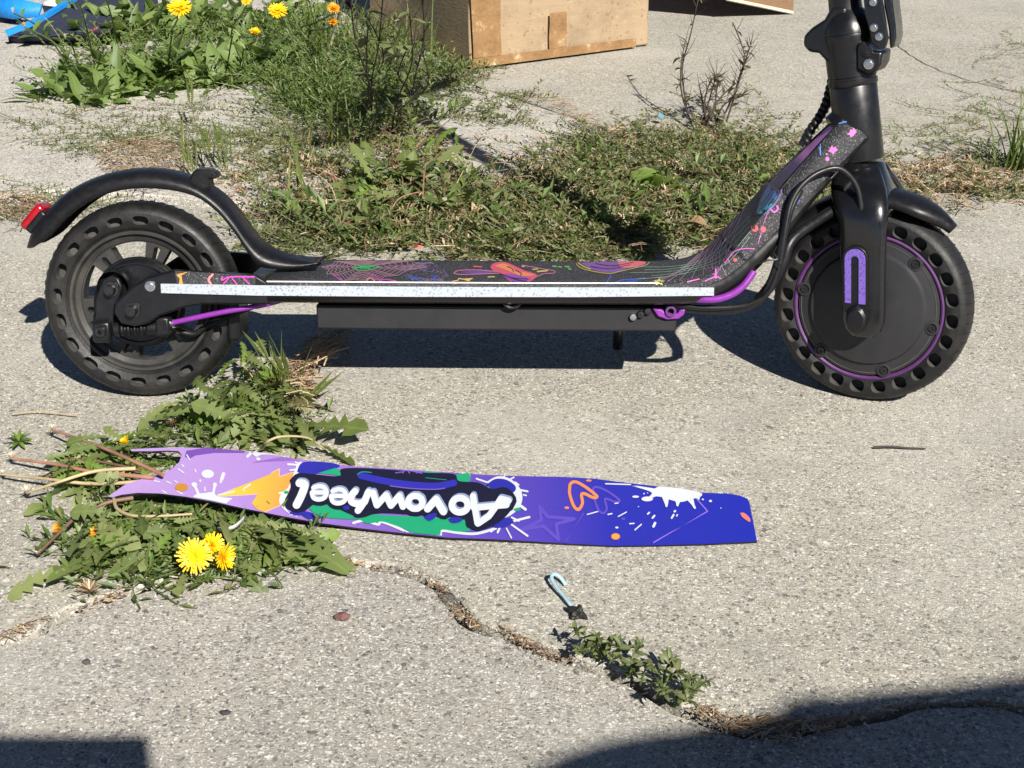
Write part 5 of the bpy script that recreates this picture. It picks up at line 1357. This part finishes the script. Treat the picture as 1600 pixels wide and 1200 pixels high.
tag(weed_patch('thin_creeping_weeds', spotsd, 1500, (.05, .14), .009, .0026, .018, 'mat_weed', 22, .1, .012, gap=.6), 'thin half dry creeping weeds over the concrete behind the rear wheel', 'weeds', kind='stuff')
tag(weed_patch('leaf_litter', [(270, 862, 130, 34, 2.2), (165, 842, 65, 44, .8), (440, 866, 66, 15, .6), (230, 892, 90, 20, .8), (400, 655, 80, 34, 1.0), (300, 690, 70, 12, .4), (190, 735, 80, 18, .6)], 260, (.03, .07), .018, .0050, .015, 'fine_weed', 29, .35, .012), 'small torn green leaf bits mixed into the dandelions around the mat', 'leaves', kind='stuff')
spotsf = [(500, 130, 85, 60, 2.6), (450, 80, 90, 60, 1.6), (560, 160, 90, 55, 1.8), (640, 110, 60, 50, .9), (560, 90, 60, 40, .8), (350, 100, 190, 45, 1.6), (200, 110, 110, 40, .8)]
tag(weed_patch('fine_weeds', spotsf, 1500, (.05, .16), .017, .0045, .15, 'fine_weed', 23, .9, .013), 'fine leafed upright weeds massed between the broad leaved clump and the dry stalks', 'weeds', kind='stuff')
def straws(name, spots, n, lmin, lmax, w, seed, label, hmax=.01, mat='straw', ang=None, gate=False):
    r2 = random.Random(seed); V, F = [], []
    tot = sum(s[4] for s in spots)
    for sp_ in spots:
        cx, cy, rx, ry, wt = sp_[:5]; an = sp_[5] if len(sp_) > 5 else None
        for i in range(int(n * wt / tot)):
            while True:
                u, v = r2.uniform(-1, 1), r2.uniform(-1, 1)
                if u * u + v * v < 1: break
            if gate and mnoise.noise(Vector(((cx + rx * u) * .06, (cy + ry * v) * .06, seed))) < r2.uniform(-.5, .45): continue
            if an is not None: px, py = cx + rx * u * math.cos(an) - ry * v * math.sin(an), cy + rx * u * math.sin(an) + ry * v * math.cos(an)
            else: px, py = cx + rx * u, cy + ry * v
            p = G(px, py, r2.uniform(.0005, hmax) * (1 - u * u))
            a = r2.uniform(0, 6.28) if an is None else -an + r2.gauss(0, .6); el = r2.uniform(-.1, .35)
            L_ = r2.uniform(lmin, lmax) * r2.uniform(.5, 1)
            d = Vector((math.cos(a) * math.cos(el), math.sin(a) * math.cos(el), math.sin(el)))
            sd = Vector((-math.sin(a), math.cos(a), r2.uniform(-.8, .8))).normalized() * w * r2.uniform(.5, 1.2) / 2
            bend = Vector((r2.uniform(-1, 1), r2.uniform(-1, 1), r2.uniform(0, 1))) * L_ * .12
            p = p - d * L_ / 2; p.z = max(p.z, .001); b = len(V)
            for t in (0, .5, 1):
                q = p + d * L_ * t + bend * (1 - abs(2 * t - 1)); q.z = max(.0008, q.z)
                V += [q + sd, q - sd]
            F += [(b, b + 1, b + 3, b + 2), (b + 2, b + 3, b + 5, b + 4)]
    o = obj(name, (V, F), MAT[mat], None, smooth=None)
    tag(o, label, 'debris', kind='stuff'); return o
crk = [(600, 888, 45, 5, .25, .12), (672, 908, 30, 5, .4, .55), (702, 940, 28, 6, .6, .95), (735, 968, 26, 5, .6, .6), (800, 993, 28, 5, .4, .7), (840, 1014, 34, 5, .6, .6), (880, 1026, 26, 4, .3, .25), (1130, 1125, 60, 14, 1.1, .35), (1200, 1136, 70, 17, 1.6, .05), (1270, 1132, 60, 14, 1.2, -.12), (1340, 1120, 60, 6, .4, -.2), (1440, 1100, 70, 4, .2, -.12), (1560, 1102, 50, 5, .3, .1), (535, 874, 22, 5, .3, .1), (160, 938, 45, 6, .4, -.4), (30, 985, 50, 8, .5, -.4)]
straws('crack_straw', crk, 1500, .003, .020, .0010, 31, 'dry straw bits and debris lying along the long crack of the front slab', .006, gate=True)
stp = [(470, 600, 22, 40, 1.0), (500, 545, 50, 20, 1.0, -.6), (225, 250, 75, 38, 3.4), (25, 320, 60, 22, 1.0), (640, 215, 60, 40, 1.0), (780, 280, 180, 70, 1.6), (1000, 320, 260, 75, 2.0), (1450, 285, 160, 40, 1.2), (560, 340, 150, 50, 1.0), (870, 165, 60, 14, .5, .35), (950, 205, 60, 14, .5, .4), (1590, 100, 40, 60, .3)]
straws('dry_straw', stp, 4200, .010, .050, .0014, 32, 'scattered straw, dead stems and leaf bits among the weeds behind the scooter', .038)

def crumbs(name, spots, n, r0, r1, seed, label, mat):
    r2 = random.Random(seed); V, F = [], []
    tot = sum(s[4] for s in spots)
    for sp_ in spots:
        cx, cy, rx, ry, wt = sp_[:5]; an = sp_[5] if len(sp_) > 5 else 0
        for i in range(int(n * wt / tot)):
            u, v = r2.gauss(0, .5), r2.gauss(0, .55)
            px, py = cx + rx * u * math.cos(an) - ry * v * math.sin(an), cy + rx * u * math.sin(an) + ry * v * math.cos(an)
            r = r0 + (r1 - r0) * r2.random() ** 3
            p = G(px, py, r * .35); b = len(V); a = r2.uniform(0, 6.28)
            for k in range(4): V.append(p + Vector((math.cos(a + k * 1.57) * r * r2.uniform(.6, 1.3), math.sin(a + k * 1.57) * r * r2.uniform(.6, 1.3), r2.uniform(-.3, .3) * r)))
            V += [p + Vector((r2.uniform(-.3, .3) * r, r2.uniform(-.3, .3) * r, r * r2.uniform(.5, .9))), p - Vector((0, 0, r * .4))]
            for k in range(4): F += [(b + k, b + (k + 1) % 4, b + 4), (b + (k + 1) % 4, b + k, b + 5)]
    tag(obj(name, (V, F), MAT[mat], None, smooth=None), label, 'grit', kind='stuff')
crk2 = [(x, y, rx * 1.15, ry * 2.2, w, a) for x, y, rx, ry, w, a in crk]
MAT['grit'] = leafmat('loose_grit', [(.08, .075, .07), (.22, .20, .17), (.40, .36, .29), (.16, .11, .08), (.55, .51, .43), (.30, .24, .18)], True, trans=0.0, rough=.9)
crumbs('crack_grit', crk2, 1500, .0005, .0026, 41, 'crumbs of broken concrete and dirt along the long crack', 'grit')
crumbs('loose_grit', [(800, 900, 900, 330, 1.0), (800, 300, 900, 110, 1.2), (300, 270, 350, 60, .6), (520, 560, 90, 60, .2)], 1500, .0004, .0019, 42, 'fine loose grit scattered over the concrete slabs', 'grit')
# the small weed in the crack of the front slab
o, b = plant('crack_weed', 'small bushy green weed growing from the crack in the foreground slab', 'weed', 1020, 1062)
crl = [(900, 985), (935, 1000), (960, 1030), (1000, 1010), (1020, 1040), (1060, 1050), (1040, 1085), (1080, 1060), (1075, 1095), (990, 1045), (1050, 1030), (1105, 1065), (905, 1022), (1085, 1080), (970, 1012)]
rt_ = [(930, 1030), (980, 1058), (1030, 1088), (1060, 1102), (1000, 1070)]
for i, (x, y) in enumerate(crl):
    r0 = min(rt_, key=lambda q: (q[0] - x) ** 2 + (q[1] - y) ** 2)
    p0 = G(*r0, .0) - b; h = rnd.uniform(.012, .032); p1 = G(x, y, h) - b
    P = smooth_path([p0, p0.lerp(p1, .5) + Vector((0, 0, .008)), p1], 6)
    stem(o, [P[0], P[6], P[-1]], .0011, 'stem_green')
    for k in range(2, len(P)):
        for s in range(2):
            put_leaf(o, P[k], rnd.uniform(0, 6.28), R(rnd.uniform(0, 55)), rnd.uniform(.006, .013), 'lance' if rnd.random() < .7 else 'oval', 'leaf_dull', rnd.uniform(-1, 1))
    for s in range(3): put_leaf(o, P[-1], rnd.uniform(0, 6.28), R(rnd.uniform(15, 60)), rnd.uniform(.008, .015), 'lance', 'leaf_dull', rnd.uniform(-1, 1))

# ------------------------------------------------------------------ cardboard boxes and the bag behind
PA, PB = G(735, 110), G(1013, 73)
dx = (PB - PA); Wb = dx.length; yawb = math.atan2(dx.y, dx.x)
cb = empty('cardboard_box', PA, (0, 0, yawb)); tag(cb, 'large taped cardboard box, sunlit, its corner nearest the dark dry stalks', 'box')
Db, Hb = .50, .36
def wavy_box(w, d, h, z0):
    bm = bmesh.new()
    bmesh.ops.create_cube(bm, size=1)
    bmesh.ops.subdivide_edges(bm, edges=bm.edges[:], cuts=9, use_grid_fill=True)
    for v in bm.verts:
        p = Vector((v.co.x * w + w / 2, v.co.y * d + d / 2, v.co.z * h + h / 2 + z0))
        n = mnoise.noise(p * 7) * .010
        p += Vector((n, mnoise.noise(p * 6 + Vector((9, 0, 0))) * .010, 0)); v.co = p
    me = bpy.data.meshes.new('carton'); bm.to_mesh(me); bm.free(); return me
me = wavy_box(Wb, Db, Hb, .0035); me.materials.append(MAT['cardboard']); me.shade_smooth(); me.set_sharp_from_angle(angle=R(40))
cbo = link('carton', me, cb); m = cbo.modifiers.new('b', 'BEVEL'); m.width = .004; m.segments = 2; m.limit_method = 'ANGLE'
def tsheet(x0, z0, x1, z1, y=-.008, n=10, wob=.002, sk=0):
    V, F = [], []
    for i in range(n + 1):
        for j in range(n + 1):
            x = x0 + (x1 - x0) * i / n + sk * j / n; z = z0 + (z1 - z0) * j / n
            V.append((x + mnoise.noise(Vector((x * 9, z * 9, 1))) * .004, y + mnoise.noise(Vector((x * 30, z * 30, 4))) * wob, z))
    for i in range(n):
        for j in range(n): F.append((i * (n + 1) + j, (i + 1) * (n + 1) + j, (i + 1) * (n + 1) + j + 1, i * (n + 1) + j + 1))
    return V, F
obj('parcel_tape', tsheet(.004, .0265, .075, .34, sk=-.012), MAT['tape'], cb, smooth=60)
obj('parcel_tape', tsheet(.002, .006, Wb - .04, .026), MAT['tape'], cb, smooth=60)
obj('parcel_tape', tsheet(.195, .0265, .240, .104, -.0085), MAT['tape'], cb, smooth=60)
obj('bottom_flap', box(Wb / 2, Db / 2, .0022, Wb * .96, Db * .96, .003), MAT['cardboard_dark'], cb, bevel=.001)
# second carton lying open behind, its flap tip drooping to the ground
FT = G(1238, 22)
ob = empty('cardboard_box', FT); tag(ob, 'dark brown open carton with a drooping flap, right of the taped box', 'box')
fl0 = Vector((0, 0, .004)); fl1 = G(1135, -2, .055) - FT; bk = Vector((.10, .55, .16))
fv = [fl0, fl1, fl1 + bk, fl0 + bk]
obj('flap', (fv, [(0, 1, 2, 3)]), MAT['cardboard_dark'], ob, solid=.005, smooth=None)
obj('flap_edge', tube([fl0 + Vector((0, -.002, 0)), fl1 + Vector((0, -.002, 0))], .0045, 6), MAT['cardboard_edge'], ob)
wl = [G(1010, 8, 0) - FT, G(1238, 10, 0) - FT]
obj('carton', box(-.25, .62, .12, .75, .30, .24), MAT['cardboard_dark'], ob, bevel=.003)
obj('side_flap', (lambda a, b: ([a, b, b + Vector((.1, .5, .16)), a + Vector((.1, .5, .16))], [(0, 1, 2, 3)]))(fl1, G(1000, -60, .14) - FT), MAT['cardboard_dark'], ob, solid=.005, smooth=None)
# navy bag with bright blue edging
BA = G(18, 68); bag = empty('navy_bag', BA); tag(bag, 'navy fabric bag with bright blue edging lying at the upper left corner', 'bag')
def bg_(x, y, h): return G(x, y, h) - BA
f_ = [bg_(15, 68, 0), bg_(60, 68, 0), bg_(150, 66, .0), bg_(240, 30, 0), bg_(240, -60, .04), bg_(125, 2, .055), bg_(60, 34, .05), bg_(12, 55, .03)]
top = [bg_(12, 54, .03), bg_(60, 33, .05), bg_(122, -2, .06), bg_(240, -60, .06), bg_(250, 30, .03), bg_(150, 52, .045), bg_(60, 58, .028), bg_(16, 60, .016)]
n = len(top)
low = [bg_(14, 68, 0), bg_(60, 50, 0), bg_(125, 20, 0), bg_(240, -40, 0), bg_(252, 50, 0), bg_(150, 68, 0), bg_(60, 69, 0), bg_(16, 69, 0)]
bo = obj('bag_body', (top + low, [tuple(range(n - 1, -1, -1))] + [(i, (i + 1) % n, n + (i + 1) % n, n + i) for i in range(n)]), MAT['navy'], bag, smooth=60)
obj('blue_edging', tube(smooth_path([bg_(10, 53, .032), bg_(60, 32, .053), bg_(122, -4, .063), bg_(240, -64, .064)], 6), .009, 6), MAT['blue'], bag, smooth=40)
st_ = [bg_(-30, 22, .02), bg_(20, 30, .02), bg_(60, 26, .035), bg_(66, 6, .06), bg_(10, -6, .07), bg_(-30, 2, .05)]
obj('blue_strap', (st_, [tuple(range(6))]), MAT['blue'], bag, solid=.006, smooth=40)
obj('white_lining', (lambda P: (P, [(0, 1, 2, 3)]))([bg_(66, -4, .03), bg_(104, -4, .03), bg_(92, 10, .03), bg_(70, 8, .03)]), MAT['white_cloth'], bag, solid=.003)
obj('bag_panel', (lambda P: (P, [(0, 1, 2, 3)]))([bg_(-40, 34, .004), bg_(36, 36, .004), bg_(30, 26, .02), bg_(-40, 22, .02)]), MAT['navy'], bag, solid=.004)
obj('pink_logo', (lambda P: (P, [(0, 1, 2, 3)]))([bg_(142, 49, .047), bg_(156, 44, .047), bg_(158, 40, .047), bg_(148, 42, .047)]), I((225, 70, 120)), bag, solid=.001)

# ------------------------------------------------------------------ small things on the slabs
tw = empty('twist_tie', G(885, 925)); b = G(885, 925); tag(tw, 'bent pale blue plastic tie with a black lump at its end, on the front slab', 'plastic tie')
pth = smooth_path([G(884, 914, .003) - b, G(877, 904, .006) - b, G(869, 897, .009) - b, G(862, 900, .010) - b, G(866, 912, .008) - b, G(880, 930, .006) - b, G(890, 943, .005) - b, G(896, 949, .004) - b], 5)
V = []; F = []
for i, p in enumerate(pth):
    t = (pth[min(i + 1, len(pth) - 1)] - pth[max(i - 1, 0)]).normalized(); s_ = t.cross(Vector((.3, -.6, .8))).normalized() * .0016
    V += [p + s_, p - s_]
for i in range(len(pth) - 1): F.append((2 * i, 2 * i + 1, 2 * i + 3, 2 * i + 2))
obj('strip', (V, F), pbr('pale_blue_plastic', (.30, .46, .54), .4, 0, .15, 90), tw, solid=.001, smooth=60)
def lump(r, seed, sq=(1, 1, .7), amp=.35):
    bm = bmesh.new(); bmesh.ops.create_icosphere(bm, subdivisions=3, radius=r)
    for v in bm.verts:
        k = 1 + amp * mnoise.noise(v.co / r * 1.3 + Vector((seed, 0, 0))) + amp * .5 * mnoise.noise(v.co / r * 3.5 + Vector((0, seed, 0)))
        v.co = Vector((v.co.x * sq[0], v.co.y * sq[1], v.co.z * sq[2])) * k
    V = [v.co.copy() for v in bm.verts]; F = [tuple(v.index for v in f.verts) for f in bm.faces]; bm.free(); return V, F
obj('black_lump', xf(lump(.0072, 3, amp=.8), Matrix.Translation(G(902, 957, .004) - b)), MAT['rubber'], tw, smooth=20)
def stone(label, px, py, r, col, seed, sq=(1, 1, .6), name='pebble', cat='pebble'):
    o = obj(name, lump(r, seed, sq), pbr('stone_%d' % seed, col, .8, 0, .3, 200), None, smooth=30); o.location = G(px, py, r * .3); tag(o, label, cat); return o
stone('small reddish brown stone on the front slab left of the crack', 535, 963, .0055, (.12, .055, .05), 11, (1.2, .9, .6))
stone('black oval pebble near the bottom of the front slab', 352, 1113, .0034, (.03, .03, .032), 12, (1.4, .8, .5))
stone('dark flat stone chip wedged in the crack above the straw', 698, 932, .006, (.06, .06, .062), 13, (1, 1, .5), 'stone_chip', 'stone')
stone('dark pebble on bare concrete between the mat and the rear tyre', 322, 652, .0030, (.05, .045, .04), 14)
stone('black crumb of rubber peeking out under the lower edge of the mat', 463, 811, .0075, (.012, .012, .012), 15, (1.3, .8, .8), 'rubber_crumb', 'crumb')
stone('dark pebble at the foot of the front slab, lower left half', 135, 1034, .0032, (.06, .06, .06), 16)
stone('rust red chip in the weeds close to the deck edge', 652, 384, .006, (.42, .10, .06), 17, (1.4, .8, .4), 'red_chip', 'chip')
cp = obj('bottle_cap', (lambda v: ([(x, z, y) for x, y, z in v[0]], v[1]))(lathe([(0, .004), (.006, .004), (.0072, .0025), (.0072, 0)], 16)), pbr('sky_blue_plastic', (.10, .24, .32), .6, 0, .1, 90), None, smooth=40)
cp.location = G(1032, 183, .014); cp.rotation_euler = (.5, .3, 0); tag(cp, 'tiny sky blue bottle cap at the edge of the weeds, left of the dead twigs', 'bottle cap')
tg = obj('twig', tube(smooth_path([G(1365, 699, .003), G(1390, 698, .004), G(1420, 700, .003), G(1446, 701, .0025)], 5), lambda t: .0016 * (1 - .4 * t), 6), MAT['stem_dark'], None, smooth=70); tag(tg, 'thin dark twig lying on the slab below the front wheel', 'twig')
tg = obj('straw_stem', tube(smooth_path([G(18, 648, .003), G(60, 643, .006), G(120, 650, .003)], 6), .0008, 5), MAT['stem_tan'], None, smooth=70); tag(tg, 'thin pale straw lying on the slab left of the rear tyre', 'straw')
ps = empty('paper_strip', G(362, 826, .03)); b = G(362, 826, .03); tag(ps, 'curled grey printed paper strip resting on the dandelion leaves', 'paper strip')
pth = smooth_path([G(341, 826, .034) - b, G(352, 827, .034) - b, G(366, 823, .036) - b, G(376, 815, .036) - b, G(382, 808, .034) - b], 4)
V, F = [], []
for i, p in enumerate(pth): V += [p + Vector((0, -.001, .0022)), p + Vector((0, .001, -.0030))]
for i in range(len(pth) - 1): F.append((2 * i, 2 * i + 1, 2 * i + 3, 2 * i + 2))
obj('paper', (V, F), pbr('grey_paper', (.48, .49, .50), .55, 0, .15, 120), ps, solid=.0006, smooth=60)

# ------------------------------------------------------------------ the photographer crouching behind the lens, phone in hand: their shadow falls on the front slab
ph = obj('phone', box(0, 0, 0, .165, .008, .078), MAT['black_gloss'], None, bevel=.003)
ph.location = (.045, -1.562, .785); ph.rotation_euler = (-PITCH, 0, 0)
tag(ph, 'black phone held sideways by the photographer, out of frame, casting the lower left shadow', 'phone')
person = empty('person', (.855, -2.165, 0)); tag(person, 'stooping photographer in dark clothes behind the camera, seen only as shadow at the bottom right', 'person')
J = {'pel': (0, -.22, .86, .13), 'sp': (0, -.12, .98, .125), 'ch': (.03, .13, 1.12, .12), 'nk': (0, .06, 1.15, .055), 'hd': (.05, .09, 1.235, .095), 'hd2': (.05, .04, 1.28, .085),
     'sl': (-.20, .165, 1.14, .065), 'el': (-.46, .30, .90, .045), 'wl': (-.74, .56, .775, .03), 'hl': (-.79, .62, .765, .022),
     'sr': (.26, .235, 1.16, .075), 'er': (.42, .20, .95, .045), 'wr': (.34, .36, .78, .03), 'hr': (.32, .41, .74, .022),
     'kl': (-.14, .02, .47, .07), 'al': (-.15, -.10, .09, .045), 'tl': (-.16, .08, .03, .035), 'kr': (.14, .02, .47, .07), 'ar': (.15, -.10, .09, .045), 'tr': (.16, .08, .03, .035)}
E_ = [('pel', 'sp'), ('sp', 'ch'), ('ch', 'nk'), ('nk', 'hd'), ('hd', 'hd2'), ('ch', 'sl'), ('sl', 'el'), ('el', 'wl'), ('wl', 'hl'), ('ch', 'sr'), ('sr', 'er'), ('er', 'wr'), ('wr', 'hr'), ('pel', 'kl'), ('kl', 'al'), ('al', 'tl'), ('pel', 'kr'), ('kr', 'ar'), ('ar', 'tr')]
for s, w in (('l', (-.79, .62, .765)), ('r', (.32, .41, .74))):
    for k in range(5):
        J['f%s%d' % (s, k)] = (w[0] - .045 + .004 * k, w[1] + .02, w[2] + (.035 - .018 * k), .008); E_.append(('h' + s, 'f%s%d' % (s, k)))
names = list(J)
me = bpy.data.meshes.new('body'); me.from_pydata([J[k][:3] for k in names], [(names.index(a), names.index(b_)) for a, b_ in E_], [])
me.materials.append(pbr('dark_clothes', (.03, .035, .05), .85, 0, .2, 40))
bod = link('body', me, person)
m = bod.modifiers.new('skin', 'SKIN'); m.use_smooth_shade = True
for i, k in enumerate(names):
    d = me.skin_vertices[0].data[i]; d.radius = (J[k][3], J[k][3]); d.use_root = (k == 'pel')
m = bod.modifiers.new('sub', 'SUBSURF'); m.levels = 1; m.render_levels = 2
